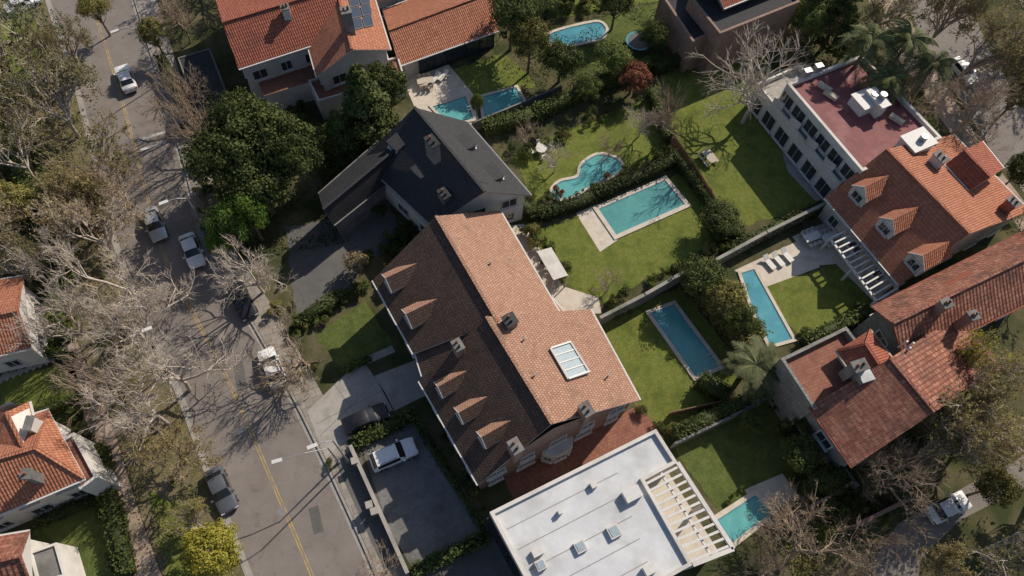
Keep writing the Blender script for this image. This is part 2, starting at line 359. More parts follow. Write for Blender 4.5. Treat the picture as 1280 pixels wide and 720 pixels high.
# ------------------------------------------------------------------ pools
def ring(mb,inner,w,z0,z1,m):
    I=ccw(inner); O=inset(I,-w); n=len(I)
    for i in range(n):
        j=(i+1)%n
        mb.poly([(O[i].x,O[i].y,z1),(O[j].x,O[j].y,z1),(I[j].x,I[j].y,z1),(I[i].x,I[i].y,z1)],m)
        mb.poly([(O[i].x,O[i].y,z0),(O[j].x,O[j].y,z0),(O[j].x,O[j].y,z1),(O[i].x,O[i].y,z1)],m)
        mb.poly([(I[j].x,I[j].y,z0),(I[i].x,I[i].y,z0),(I[i].x,I[i].y,z1),(I[j].x,I[j].y,z1)],m)
def pool(px,w=.45,mat='water',smooth=0,wide=None):
    P=[S(*p) for p in px]
    if smooth:
        pp=dens([px[-1]]+list(px)+[px[0],px[1]],5); pp=pp[5:-6]; P=[S(*p) for p in pp]
    mb=MB('water'); mb.poly([(p.x,p.y,G+.05) for p in ccw(P)],M[mat])
    e=bpy.data.objects.new('swimming_pool',None); COL.objects.link(e); mb.build(e)
    mb=MB('coping'); ring(mb,P,w,G,G+.14,M['coping']); 
    mb.build(e)
    mb=MB('waterline_tiles'); ring(mb,inset(P,.12),.1,G+.0,G+.07,M['water3']); mb.build(e)
    if not smooth and len(P)==4:
        Q=ccw(P); a=Q[0];b=Q[1]
        mb=MB('ladder')
        d=(Q[2]-Q[1]).normalized(); t=(b-a).normalized()
        for s_ in (-.25,.25):
            p=b+d*1.2+d*s_; mb.beam((p.x,p.y,G),(p.x,p.y,G+.75),.05,.05,M['trim']); q=p-t*.4
            mb.beam((p.x,p.y,G+.75),(q.x,q.y,G+.75),.05,.05,M['trim']); mb.beam((q.x,q.y,G+.75),(q.x,q.y,G+.05),.05,.05,M['trim'])
        mb.build(e)
    return e
pool([(748,262),(831,226),(856,256),(770,294)],.5,'water2')
sheet('patio',[(720,267),(745,256),(772,300),(750,315)],M['coping'],6)
pool([(813,392),(842,381),(899,458),(869,471)],.4,'water')
pool([(690,240),(700,228),(722,222),(728,206),(748,194),(770,199),(777,212),(760,222),(735,234),(712,247),(696,248)],.35,'water',1)
pool([(684,46),(702,38),(735,30),(750,29),(757,38),(750,48),(735,52),(708,57),(690,56)],.4,'water3',1)
pool([(896,650),(944,619),(964,640),(915,678)],.45,'water')
pool([(926,342),(942,337),(990,424),(962,432),(940,384)],.35,'water3')
pool([(541,134),(582,121),(592,149),(562,156)],.35,'water')
pool([(602,122),(645,110),(656,130),(606,152)],.35,'water')
# ------------------------------------------------------------------ buildings
class House:
    def __init__(s,name):
        s.e=bpy.data.objects.new(name,None); COL.objects.link(s.e)
        s.walls=MB('walls'); s.roof=MB('roof'); s.win=MB('windows'); s.trim=MB('trim'); s.ch=MB('chimneys'); s.dm=MB('dormers'); s.det=MB('roof_details')
    def done(s):
        for m in (s.walls,s.roof,s.win,s.trim,s.ch,s.dm,s.det): m.build(s.e)
    def window(s,c,out,w,h,glass=None,frame=None,bars=1):
        out=Vector(out).normalized(); t=Vector((-out.y,out.x,0)); c=Vector(c); u=Vector((0,0,h/2)); f=frame or M['trim']
        g=c+out*.03
        s.win.poly([g-t*w/2-u,g+t*w/2-u,g+t*w/2+u,g-t*w/2+u],glass or M['glass'])
        th=.09
        for sg in (-1,1):
            s.win.beam(c+out*.05+t*sg*(w/2+th/2)-u-Vector((0,0,th)),c+out*.05+t*sg*(w/2+th/2)+u+Vector((0,0,th)),th,.12,f)
            s.win.beam(c+out*.05-t*w/2+u*sg+Vector((0,0,sg*th/2)),c+out*.05+t*w/2+u*sg+Vector((0,0,sg*th/2)),.12,th,f)
        for k in range(bars):
            x=-w/2+w*(k+1)/(bars+1); s.win.beam(c+out*.06+t*x-u,c+out*.06+t*x+u,.05,.05,f)
        s.win.box(c+out*.1-u-Vector((0,0,th+.05)),(w+.4,.28,.08),math.atan2(t.y,t.x),f)
    def wallwin(s,A,B,ctr,specs,**k):
        A=Vector((A[0],A[1],0));B=Vector((B[0],B[1],0)); d=(B-A).normalized(); n=Vector((d.y,-d.x,0))
        if n.dot((A+B)/2-Vector((ctr[0],ctr[1],0)))<0: n=-n
        for (fr,z,w,h) in specs:
            p=A.lerp(B,fr); s.window((p.x,p.y,z),n,w,h,**k)
    def gable(s,eL0,eL1,r0,r1,eR0,eR1,rm,wm,hip=False,rm2=None,wins=True,over=.45,z0=0,trim=None):
        rm2=rm2 or rm; tr=trim or M['trim']; th=Vector((0,0,-.18))
        def up(pts):
            n=(pts[1]-pts[0]).cross(pts[2]-pts[1]); return pts if n.z>0 else pts[::-1]
        faces=[(up([eL0,eL1,r1,r0]),rm2),(up([eR0,r0,r1,eR1]),rm)]
        if hip: faces+=[(up([eL0,r0,eR0]),rm),(up([eL1,eR1,r1]),rm)]
        for f,m in faces:
            s.roof.poly(f,m); s.roof.poly([p+th for p in f][::-1],tr)
        rim=[eL0,eL1,r1,eR1,eR0,r0] if not hip else [eL0,eL1,eR1,eR0]
        for i in range(len(rim)):
            a=rim[i]; b=rim[(i+1)%len(rim)]; s.roof.poly([a,b,b+th,a+th],tr)
        s.roof.beam(r0+Vector((0,0,.05)),r1+Vector((0,0,.05)),.28,.14,rm)
        if hip:
            for a,b in ((eL0,r0),(eR0,r0),(eL1,r1),(eR1,r1)): s.roof.beam(a.lerp(b,.02)+Vector((0,0,.04)),b+Vector((0,0,.04)),.24,.12,rm)
        for a,b in ((eL0,eL1),(eR0,eR1)):
            c=(eL0+eR1)/2; d=(b-a).normalized(); n=Vector((d.y,-d.x,0)); 
            if n.dot(a-c)<0: n=-n
            s.roof.beam(a+n*.08-Vector((0,0,.1)),b+n*.08-Vector((0,0,.1)),.14,.12,tr)
        W=inset([eL0,eL1,eR1,eR0],over); ctr=sum(W,Vector((0,0,0)))/4
        near=lambda p:min(W,key=lambda q:(q-Vector((p.x,p.y,0))).length)
        a0,a1,b0,b1=near(eL0),near(eL1),near(eR0),near(eR1)
        zl=eL0.z+.1; zr=eR0.z+.1
        def quad(p,q,zp,zq): s.walls.poly([(p.x,p.y,z0),(q.x,q.y,z0),(q.x,q.y,zq),(p.x,p.y,zp)],wm)
        quad(a0,a1,zl,zl); quad(b0,b1,zr,zr)
        for (p,q,r) in ((a0,b0,r0),(a1,b1,r1)):
            if hip: quad(p,q,zl,zr)
            else:
                d=(q-p); t=(Vector((r.x,r.y,0))-p).dot(d)/d.dot(d); m=p+d*t
                s.walls.poly([(p.x,p.y,z0),(q.x,q.y,z0),(q.x,q.y,zr),(m.x,m.y,r.z-.2),(p.x,p.y,zl)],wm)
        if wins:
            for (p,q) in ((a0,a1),(b0,b1),(a0,b0),(a1,b1)):
                L=(q-p).length; n=max(1,int(L/3.0)); hs=[1.6] if zl<4.2 else [1.6,4.3]
                s.wallwin(p,q,ctr,[((i+.5)/n,z+z0,1.2 if (i+int(z))%2 else 1.6,1.25) for i in range(n) for z in hs if z+.8<zl])
        return W
    def flat(s,P,z,wm,dm,par=.35,ph=.4,z0=0,cap=None):
        P=ccw(P); I=inset(P,par); n=len(P); cap=cap or wm
        for i in range(n):
            j=(i+1)%n; a,b,c,d=P[i],P[j],I[j],I[i]
            s.walls.poly([(a.x,a.y,z0),(b.x,b.y,z0),(b.x,b.y,z),(a.x,a.y,z)],wm)
            s.roof.poly([(a.x,a.y,z),(b.x,b.y,z),(c.x,c.y,z),(d.x,d.y,z)],cap)
            s.roof.poly([(c.x,c.y,z-ph),(d.x,d.y,z-ph),(d.x,d.y,z),(c.x,c.y,z)],cap)
        s.roof.poly([(p.x,p.y,z-ph) for p in I],dm)
    def chimney(s,p,sz,h,ang,m,cap=None,pots=2,down=1.5):
        s.ch.box((p.x,p.y,p.z+(h-down)/2),(sz[0],sz[1],h+down),ang,m)
        s.ch.box((p.x,p.y,p.z+h+.06),(sz[0]+.18,sz[1]+.18,.12),ang,cap or M['greyw'])
        for i in range(pots):
            x=(i-(pots-1)/2)*sz[0]*.45; s.ch.cyl((p.x+math.cos(ang)*x,p.y+math.sin(ang)*x,p.z+h+.12),.13,.4,M['dark'] if i%2 else M['terr'],8,None,.1)
    def dormer(s,p,out,w,hw,hr,dep,rm,wm,rm2=None):
        out=Vector((out.x,out.y,0)).normalized(); t=Vector((-out.y,out.x,0)); U=Vector((0,0,1))
        a=p-t*w/2-U*.4; b=p+t*w/2-U*.4; a1=p-t*w/2+U*hw; b1=p+t*w/2+U*hw; r=p+U*(hw+hr)
        bk=-out*dep
        s.dm.poly([a,b,b1,r,a1],wm)
        s.dm.poly([a,a1,a1+bk,a+bk],wm); s.dm.poly([b+bk,b1+bk,b1,b],wm)
        ov=out*.2; e=U*.06; ta=-t*.16-U*.13; tb=t*.16-U*.13
        for (c,tt) in ((a1,ta),(b1,tb)):
            f=[c+tt+ov+e,r+ov+e,r+bk+e,c+tt+bk+e]; 
            if (f[1]-f[0]).cross(f[2]-f[1]).z<0: f=f[::-1]
            s.dm.poly(f,rm if tt is tb else (rm2 or rm)); s.dm.poly([x-U*.1 for x in f][::-1],M['trim'])
            s.dm.beam(c+tt+ov,r+ov,.05,.14,M['trim'])
        s.window(p+U*(hw*.5-.02)+out*.01,out,w*.6,hw*.72)
    def shed_dormer(s,p,out,w,hh,dep,rm,wm):
        out=Vector((out.x,out.y,0)).normalized(); t=Vector((-out.y,out.x,0)); U=Vector((0,0,1))
        a=p-t*w/2-U*.3; b=p+t*w/2-U*.3; a1=p-t*w/2+U*hh; b1=p+t*w/2+U*hh; bk=-out*dep
        s.dm.poly([a,b,b1,a1],wm); s.dm.poly([a,a1,a1+bk,a+bk],wm); s.dm.poly([b+bk,b1+bk,b1,b],wm)
        q=[a1-t*.12+out*.15,b1+t*.12+out*.15,b1+t*.12+bk+U*.25,a1-t*.12+bk+U*.25]
        if (q[1]-q[0]).cross(q[2]-q[1]).z<0: q=q[::-1]
        s.dm.poly([x+U*.08 for x in q],rm); s.dm.poly([x-U*.02 for x in q][::-1],M['grey'])
        s.window(p+U*(hh*.5)+out*.01,out,w*.75,hh*.55)
def norm_out(e0,e1,r0):
    d=(e1-e0).normalized(); n=Vector((d.y,-d.x,0)); 
    return n if n.dot(e0-r0)>0 else -n
def vang(a,b): return math.atan2(b.y-a.y,b.x-a.x)
def on_slope(u,v,e0,e1,r0):
    n=(e1-e0).cross(r0-e0); d=CM@Vector(((u-640)/F,-(v-360)/F,-1)); C=Vector((0,0,H)); t=(e0-C).dot(n)/d.dot(n); return C+d*t
# ---- main brick house (two stepped gabled blocks)
h=House('brick_house')
ze,zr=5.6,10.0
U=dict(eL0=S(466,350,ze),eL1=S(517,442,ze),r0=S(545,270,zr),r1=S(622,402,zr),eR0=S(625,263,ze),eR1=S(700,392,ze))
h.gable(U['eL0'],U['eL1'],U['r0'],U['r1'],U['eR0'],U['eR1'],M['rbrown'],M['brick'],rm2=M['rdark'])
ze2,zr2=5.7,10.3
L=dict(eL0=S(524,476,ze2),eL1=S(598,606,ze2),r0=S(608,396,zr2),r1=S(690,530,zr2),eR0=S(738,386,ze2),eR1=S(800,500,ze2))
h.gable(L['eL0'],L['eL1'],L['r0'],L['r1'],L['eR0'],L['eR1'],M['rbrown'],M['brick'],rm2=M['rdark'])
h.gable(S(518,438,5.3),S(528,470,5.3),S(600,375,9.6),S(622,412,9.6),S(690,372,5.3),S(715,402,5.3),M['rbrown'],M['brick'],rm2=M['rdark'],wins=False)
nl=norm_out(L['eL0'],L['eL1'],L['r0']); aL=vang(L['eL0'],L['eL1'])
for (u,v) in ((551,490),(576,522),(604,552)):
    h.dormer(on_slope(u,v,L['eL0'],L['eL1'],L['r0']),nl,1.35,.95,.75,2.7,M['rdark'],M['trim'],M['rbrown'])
nu=norm_out(U['eL0'],U['eL1'],U['r0'])
for (u,v) in ((487,358),(512,402)):
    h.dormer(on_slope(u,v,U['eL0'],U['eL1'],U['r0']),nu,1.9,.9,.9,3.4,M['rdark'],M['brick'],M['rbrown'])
h.chimney(on_slope(573,440,L['eL0'],L['eL1'],L['r0']),(1.0,.7),1.6,aL,M['brick'])
h.chimney(on_slope(637,405,L['r0'],L['r1'],L['eR0']),(1.0,1.0),.9,aL,M['brick'],M['dark'])
h.chimney(on_slope(643,565,L['eL0'],L['eL1'],L['r0']),(1.1,.8),2.0,aL,M['brick'])
h.chimney(on_slope(730,518,L['r0'],L['r1'],L['eR0']),(1.1,.8),1.5,aL,M['brick'])
for (u,v) in ((655,425),(613,330),(668,470),(760,470)):
    p=on_slope(u,v,L['r0'],L['r1'],L['eR0']) if u>640 else on_slope(u,v,U['r0'],U['r1'],U['eR0'])
    h.det.cyl(p-Vector((0,0,.3)),.07,.65,M['grey'],8); h.det.cyl(p+Vector((0,0,.35)),.12,.1,M['grey'],8)
q=[on_slope(u,v,L['r0'],L['r1'],L['eR0']) for (u,v) in ((687,437),(712,429),(735,466),(709,475))]
nn=(q[1]-q[0]).cross(q[2]-q[1]).normalized(); nn=nn if nn.z>0 else -nn
qq=[p+nn*.18 for p in q]; 
if (qq[1]-qq[0]).cross(qq[2]-qq[1]).z<0: qq=qq[::-1]
h.det.poly(qq,M['skyl'])
for i in range(4): 
    h.det.beam(qq[i],qq[(i+1)%4],.16,.3,M['trim'])
for k in (1,2,3): h.det.beam(q[0].lerp(q[3],k/4)+nn*.2,q[1].lerp(q[2],k/4)+nn*.2,.1,.1,M['trim'])
b0=S(676,560,3.2); b1=S(714,542,3.2); dv=(b1-b0).normalized(); pn=Vector((dv.y,-dv.x,0))
P=[b0-pn*1.5,b0+pn*.5,b0+pn*1.2+dv*.8,b1+pn*1.2-dv*.8,b1+pn*.5,b1-pn*1.5]
h.walls.prism(P,0,3.1,M['white'],M['roofw'])
Q=ccw(P)
for i in range(len(Q)):
    a=Q[i];b=Q[(i+1)%len(Q)]
    if (b-a).length<4: h.wallwin(a,b,sum(Q,Vector((0,0,0)))/len(Q),[(.5,1.7,(b-a).length*.6,1.3)])
h.done()
mb=MB('garden_awning'); a=[S(671,314,2.6),S(689,309,2.6),S(710,344,2.6),S(692,350,2.6)]
mb.prism(a,2.5,2.6,M['white'],None,True)
for p in a: mb.beam((p.x,p.y,G),(p.x,p.y,2.5),.1,.1,M['trim'])
mb.build()
# ---- slate house
h=House('slate_roof_house'); ze,zr=5.2,10
A=dict(eL0=S(452,200,ze),eL1=S(540,282,ze),r0=S(518,134,zr),r1=S(606,240,zr),eR0=S(584,152,ze),eR1=S(664,244,ze))
h.gable(A['eL0'],A['eL1'],A['r0'],A['r1'],A['eR0'],A['eR1'],M['slate'],M['white'],trim=M['grey'])
h.gable(S(417,281,4.2),S(494,220,4.2),S(404,262,6.6),S(520,165,7.6),S(398,242,5.2),S(512,142,5.2),M['slate'],M['greyw'],wins=False,trim=M['greyw'])
no=norm_out(A['eR0'],A['eR1'],A['r0']); aa=vang(A['eR0'],A['eR1'])
for (u,v) in ((588,180),(622,218)):
    h.shed_dormer(on_slope(u,v,A['r0'],A['r1'],A['eR0']),no,1.9,.8,2.2,M['slate'],M['greyw'])
no=norm_out(A['eL0'],A['eL1'],A['r0'])
for (u,v) in ((492,188),(522,222)):
    h.shed_dormer(on_slope(u,v,A['eL0'],A['eL1'],A['r0']),no,1.5,.8,1.8,M['slate'],M['greyw'])
h.chimney(on_slope(541,186,A['r0'],A['r1'],A['eR0']),(1.4,.8),1.1,aa,M['greyw'],M['flatdark'])
h.chimney(on_slope(556,252,A['eL0'],A['eL1'],A['r0']),(1.2,.8),1.4,aa,M['greyw'],M['flatdark'])
h.done()
# ---- white house with red roof (top left)
h=House('white_house_red_roof')
h.gable(S(298,86,6.4),S(440,40,6.4),S(278,28,9.6),S(418,-14,9.6),S(262,-25,6.4),S(398,-70,6.4),M['rred'],M['white'])
B3=[S(396,96,6.2),S(372,10,6.2),S(440,62,8.8),S(418,-25,8.8),S(488,62,6.2),S(462,-22,6.2)]
h.gable(*B3,M['rorange'],M['white'])
for i in range(3):
    for j in range(2):
        u0=436+i*2+j*13; v0=-2+i*14-j*3
        qd=[on_slope(u0+a_,v0+b_,B3[2],B3[3],B3[4])+Vector((0,0,.1)) for a_,b_ in ((0,0),(11,-3),(14,9),(3,12))]
        if (qd[1]-qd[0]).cross(qd[2]-qd[1]).z<0: qd=qd[::-1]
        h.det.poly(qd,M['panel'])
        for k in range(4): h.det.beam(qd[k],qd[(k+1)%4],.05,.08,M['grey'])
pr=[S(318,92,3.1),S(392,72,3.1),S(402,98,3.1),S(330,120,3.1)]
h.walls.prism(pr,0,3.1,M['white'],M['terr'])
h.chimney(S(437,35,9),(1.0,1.0),2.4,.4,M['greyw'])
h.chimney(S(360,22,8.5),(.8,.8),1.4,.4,M['white'])
P=[S(385,100,3.4),S(498,70,3.4),S(506,96,3.4),S(398,126,3.4)]; h.flat(P,3.4,M['white'],M['terr'],.2,.25)
h.done()
h=House('garden_pavilion')
e0,e1,b0,b1=S(499,82,3.0),S(623,38,3.0),S(486,38,5.2),S(610,-8,5.2)
h.gable(e0,e1,b0,b1,S(478,12,3.0),S(600,-34,3.0),M['rorange'],M['cream'],wins=False)
W=inset([e0,e1,S(600,-34,3.0),S(478,12,3.0)],.42); 
for i in range(4):
    a=W[i];b=W[(i+1)%4]
    if (a+b).y<(e0+b1).y-0 and (b-a).length>8: h.wallwin(a,b,sum(W,Vector((0,0,0)))/4,[((k+.5)/6,1.35,1.9,2.1) for k in range(1,6)],frame=M['dark'])
h.done()
h=House('carport'); h.flat([S(222,72,2.8),S(262,60,2.8),S(288,128,2.8),S(246,140,2.8)],2.8,M['greyw'],M['flatdark'],.15,.1); h.done()
h=House('terracotta_house')
h.gable(S(455,-8,5.5),S(520,-30,5.5),S(448,-40,8),S(510,-62,8),S(440,-70,5.5),S(500,-95,5.5),M['rorange'],M['cream']); h.done()
h=House('dark_brick_house')
h.flat([S(826,-8,5.5),S(880,-25,5.5),S(915,30,5.5),S(866,52,5.5)],5.5,M['brick'],M['flatdark'],.3,.3)
h.flat([S(862,-5,7.2),S(965,-45,7.2),S(1000,2,7.2),S(900,42,7.2)],7.2,M['brick'],M['flatdark'],.3,.3)
h.gable(S(905,10,8),S(985,-22,8),S(890,-25,10),S(970,-55,10),S(875,-50,8),S(955,-85,8),M['rred'],M['brick'],wins=False)
h.wallwin(S(866,52,0),S(915,30,0),S(860,10,0),[(.3,2,1.4,1.4),(.7,2,1.4,1.4)])
h.done()
# ---- right-hand house with maroon roof terrace
h=House('roof_terrace_house')
T=[S(984,104,6.6),S(1078,68,6.6),S(1178,172,6.6),S(1078,214,6.6)]
h.flat(T,6.6,M['white'],M['maroon'],.35,.5)
B=[S(946,104,3.9),S(1000,80,3.9),S(1096,196,3.9),S(1050,230,3.9)]
h.flat(B,3.9,M['white'],M['conc'],.25,.6)
for t in (.2,.4,.6,.8):
    a=B[0].lerp(B[3],t); b=a+(T[0]-B[0])*.45; h.det.beam((a.x,a.y,4.3),(b.x,b.y,4.3),.15,1.0,M['white'])
h.wallwin(B[0],B[3],T[1],[((k+.5)/6,1.5,1.9,2.0) for k in range(6)],frame=M['trim'])
h.wallwin(T[0],T[3],T[1],[((k+.5)/6,4.9,1.9,1.6) for k in range(6)],frame=M['trim'])
for (u,v,sx,sy,hh) in ((1086,124,3.2,2.2,1.3),(1094,128,1.0,2.6,1.8),(1146,178,3.0,2.2,1.5)):
    p=S(u,v,7.2); h.det.box((p.x,p.y,6.1+hh/2),(sx,sy,hh),vang(T[0],T[1]),M['white'],M['roofw'])
    h.det.box((p.x,p.y,6.1+hh+.06),(sx+.3,sy+.3,.12),vang(T[0],T[1]),M['trim'])
    h.det.cyl((p.x+.3,p.y,6.1+hh+.12),.4,.6,M['grey'],12)
for (u,v) in ((1008,92),(1022,86)):
    p=S(u,v,6.8); h.det.box((p.x,p.y,6.8),(.9,.7,1.2),.4,M['grey'])
for (u,v) in ((1030,110),(1038,120),(1120,150)):
    p=S(u,v,6.2); h.det.box((p.x,p.y,6.35),(.6,1.7,.4),.9,M['woodl'])
ze,zr=3.5,8.2
A=dict(eL0=S(1031,247,ze),eL1=S(1124,356,ze),r0=S(1108,186,zr),r1=S(1212,292,zr),eR0=S(1192,168,ze+1),eR1=S(1288,264,ze+1))
h.gable(A['eL0'],A['eL1'],A['r0'],A['r1'],A['eR0'],A['eR1'],M['rorange'],M['cream'])
no=norm_out(A['eL0'],A['eL1'],A['r0'])
for (u,v) in ((1068,250),(1102,290),(1138,334)):
    h.dormer(on_slope(u,v,A['eL0'],A['eL1'],A['r0']),no,2.1,1.4,1.1,3.6,M['rorange'],M['white'])
h.chimney(on_slope(1168,205,A['r0'],A['r1'],A['eR0']),(1.3,1.0),1.2,vang(A['r0'],A['r1']),M['white'])
h.chimney(on_slope(1255,262,A['r0'],A['r1'],A['eR0']),(1.1,.9),1.5,vang(A['r0'],A['r1']),M['rorange'])
h.gable(S(1182,205,6.5),S(1212,238,6.5),S(1205,188,8.0),S(1238,222,8.0),S(1228,176,6.5),S(1255,210,6.5),M['rred'],M['white'],wins=False)
h.done()
def pergola(P,z,nb,m,posts=True):
    mb=MB('pergola'); a,b,c,d=P
    for k in range(nb):
        t=k/(nb-1); mb.beam(a.lerp(d,t)+Vector((0,0,.1)),b.lerp(c,t)+Vector((0,0,.1)),.16,.22,m)
    for p,q in ((a,d),(b,c)): mb.beam(p-Vector((0,0,.1)),q-Vector((0,0,.1)),.22,.22,m)
    if posts:
        for p in (a,b,c,d,a.lerp(d,.5),b.lerp(c,.5)): mb.beam((p.x,p.y,G),(p.x,p.y,z-.15),.25,.25,m)
    return mb.build()
pergola([S(1038,298,2.7),S(1062,287,2.7),S(1122,360,2.7),S(1096,376,2.7)],2.7,13,M['trim'])
# ---- old red-tile house (lower right)
h=House('old_red_tile_house')
P=[S(976,448,6.6),S(1058,408,6.6),S(1104,468,6.6),S(1018,512,6.6)]; h.flat(P,6.6,M['stone'],M['terr'],.3,.7)
A=dict(eL0=S(1012,508,6.4),eL1=S(1066,584,6.4),r0=S(1112,448,9.6),r1=S(1168,515,9.6),eR0=S(1196,395,6.4),eR1=S(1255,460,6.4))
h.gable(A['eL0'],A['eL1'],A['r0'],A['r1'],A['eR0'],A['eR1'],M['rold'],M['stone'],trim=M['rred'])
h.gable(S(1130,452,6.5),S(1320,362,6.5),S(1116,404,9.3),S(1310,310,9.3),S(1090,384,6.0),S(1290,284,6.0),M['rold'],M['stone'],trim=M['rred'])
h.gable(S(1046,438,7.2),S(1080,488,7.2),S(1082,430,8.6),S(1098,455,8.6),S(1088,412,7.2),S(1124,458,7.2),M['rred'],M['cream'],hip=True,wins=False,trim=M['cream'])
h.chimney(S(1068,462,8.6),(1.3,.9),1.0,.4,M['greyw']); h.chimney(S(1175,385,9.2),(.9,.8),1.0,.4,M['brick']); h.chimney(S(1208,400,8.6),(.8,.8),1.0,.4,M['brick'])
p=S(1082,468,8.9); h.det.box((p.x,p.y,8.3),(1.3,1.3,1.2),.4,M['grey'],M['roofw'])
for (u,v) in ((1140,430),(1136,436),(1132,428)):
    p=S(u,v,9.2); h.det.cyl((p.x,p.y,8),.1,1.5,M['trim'],8)
h.done()
# ---- white flat-roof building (bottom)
h=House('white_flat_roof_building'); z=6.8
P=[S(612,640,z),S(820,536,z),S(847,578,z),S(806,600,z),S(866,706,z),S(697,800,z)]
h.flat(P,z,M['white'],M['roofw'],.3,.35)
PP=[S(806,600,z),S(847,578,z),S(917,686,z),S(866,706,z)]
h.walls.prism(inset(PP,.0),0,3.2,M['white'],M['coping'])
a,b,c,d=[Vector((p.x,p.y,z-.15)) for p in PP]
for k in range(12):
    t=(k+.5)/12; h.det.beam(a.lerp(d,t),b.lerp(c,t),.2,.3,M['trim'])
h.det.beam(b,c,.35,.4,M['white']); h.det.beam(d,c,.35,.4,M['white']); h.det.beam(a.lerp(b,.5)-Vector((0,0,.2)),d.lerp(c,.5)-Vector((0,0,.2)),.2,.25,M['trim'])
for p in (c,b.lerp(c,.5),c.lerp(d,.95)): h.det.beam((p.x,p.y,3.2),(p.x,p.y,z-.3),.3,.3,M['white'])
an=vang(P[0],P[1])
for k in range(1,6):
    s0=P[0].lerp(P[5],k/6); s1=P[1].lerp(Vector((P[4].x,P[4].y,z)),k/6)
    s2=s0.lerp(s1,.04); s1=s0.lerp(s1,.72); h.det.beam((s2.x,s2.y,z-.345),(s1.x,s1.y,z-.345),.07,.02,M['kerb'])
for (u,v,sx,hh) in ((768,664,1.0,.35),(726,683,.9,.35),(676,706,.8,.5)):
    p=S(u,v,z); h.det.box((p.x,p.y,z-.35+hh/2),(sx,sx,hh),an,M['white']); h.det.box((p.x,p.y,z-.33+hh),(sx*.75,sx*.75,.05),an,M['skyl'])
for (u,v,sx,sy,hh) in ((790,618,1.5,1.0,.7),(742,606,.5,.5,.5),(700,640,.35,.35,.6),(812,712,1.0,.7,.7),(672,690,.9,.6,.5)):
    p=S(u,v,z); h.det.box((p.x,p.y,z-.35+hh/2),(sx,sy,hh),an,M['white'],M['trim'])
Q=ccw(P); cc=sum(Q,Vector((0,0,0)))/len(Q)
h.wallwin(P[0],P[5],cc,[((k+.5)/6,zz,1.5,1.3) for k in range(6) for zz in (1.7,4.8)],frame=M['dark'])
h.wallwin(P[0],P[1],cc,[((k+.5)/6,zz,1.5,1.3) for k in range(6) for zz in (1.7,4.8)],frame=M['dark'])
h.done()
# ---- left-hand houses
h=House('white_house_orange_roof')
h.gable(S(-60,668,5.2),S(106,598,5.2),S(-60,590,7.8),S(44,560,7.8),S(-90,560,5.2),S(60,512,5.2),M['rorange'],M['white'],hip=True)
h.gable(S(60,598,5.4),S(36,502,5.4),S(30,560,7.4),S(8,515,7.4),S(-20,620,5.4),S(-30,515,5.4),M['rorange'],M['white'],wins=False)
P=[S(60,560,4.8),S(92,540,4.8),S(122,596,4.8),S(100,612,4.8)]; h.flat(P,4.8,M['white'],M['terr'],.25,.3)
h.chimney(S(42,532,7),(.5,1.1),.7,.1,M['white'],pots=0); h.chimney(S(40,595,7.2),(.7,.7),.8,.1,M['greyw'],pots=1)
h.done()
h=House('terracotta_house')
h.gable(S(-50,455,4.5),S(38,435,4.5),S(-60,405,6.5),S(22,388,6.5),S(-70,360,4.5),S(28,345,4.5),M['rorange'],M['white'],hip=True); h.done()
h=House('terracotta_house')
h.gable(S(-60,760,4.5),S(40,735,4.5),S(-60,715,6.3),S(25,695,6.3),S(-60,680,4.5),S(36,664,4.5),M['rold'],M['white'],hip=True)
h.flat([S(36,690,3.6),S(70,678,3.6),S(82,720,3.6),S(46,730,3.6)],3.6,M['white'],M['greyw'],.2,.2); h.done()
# ------------------------------------------------------------------ garden walls & fences
def wall(name,px,hh,th,m,cap=None):
    mb=MB(name); P=[S(*p) for p in px]
    for a,b in zip(P[:-1],P[1:]):
        d=(b-a).normalized(); e=b+d*th*.49
        mb.beam((a.x,a.y,G+hh/2),(e.x,e.y,G+hh/2),th,hh,m)
        if cap: mb.beam((a.x,a.y,G+hh+.04),(e.x,e.y,G+hh+.04),th+.1,.08,cap)
    return mb.build()
wall('garden_wall',[(746,408),(800,380),(852,350)],2.2,.25,M['stonew'],M['stonew'])
wall('garden_wall',[(888,336),(950,302),(1030,262)],2.0,.25,M['stonew'],M['stonew'])
wall('garden_wall',[(838,560),(905,528),(968,494)],1.9,.22,M['greyw'])
wall('garden_wall',[(1056,606),(1000,640),(985,650)],2.0,.25,M['brick'])
wall('garden_wall',[(440,560),(510,716)],1.0,.25,M['stonew'],M['conc'])
wall('garden_wall',[(1060,660),(1120,630)],1.6,.25,M['brick'],M['brick'])
wall('garden_wall',[(590,164),(700,118)],1.5,.2,M['greyw'])
wall('garden_wall',[(960,480),(1060,612)],2.0,.2,M['greyw'])
def fence(px,hh=1.8,m=None):
    mb=MB('fence'); m=m or M['wood']; P=[S(*p) for p in px]
    for a,b in zip(P[:-1],P[1:]):
        L=(b-a).length; n=int(L/.22)
        for i in range(n): p=a.lerp(b,i/n); mb.beam((p.x,p.y,G),(p.x,p.y,G+hh+RND.uniform(-.05,.05)),.16,.04,m)
        for zz in (.5,1.4): mb.beam((a.x,a.y,G+zz),(b.x,b.y,G+zz),.06,.1,m)
    mb.build()
fence([(838,180),(862,215),(892,262)]); fence([(835,520),(905,505)],1.2); fence([(28,215),(78,385)],1.3,M['dark']); fence([(0,215),(25,245),(45,300)],1.4)
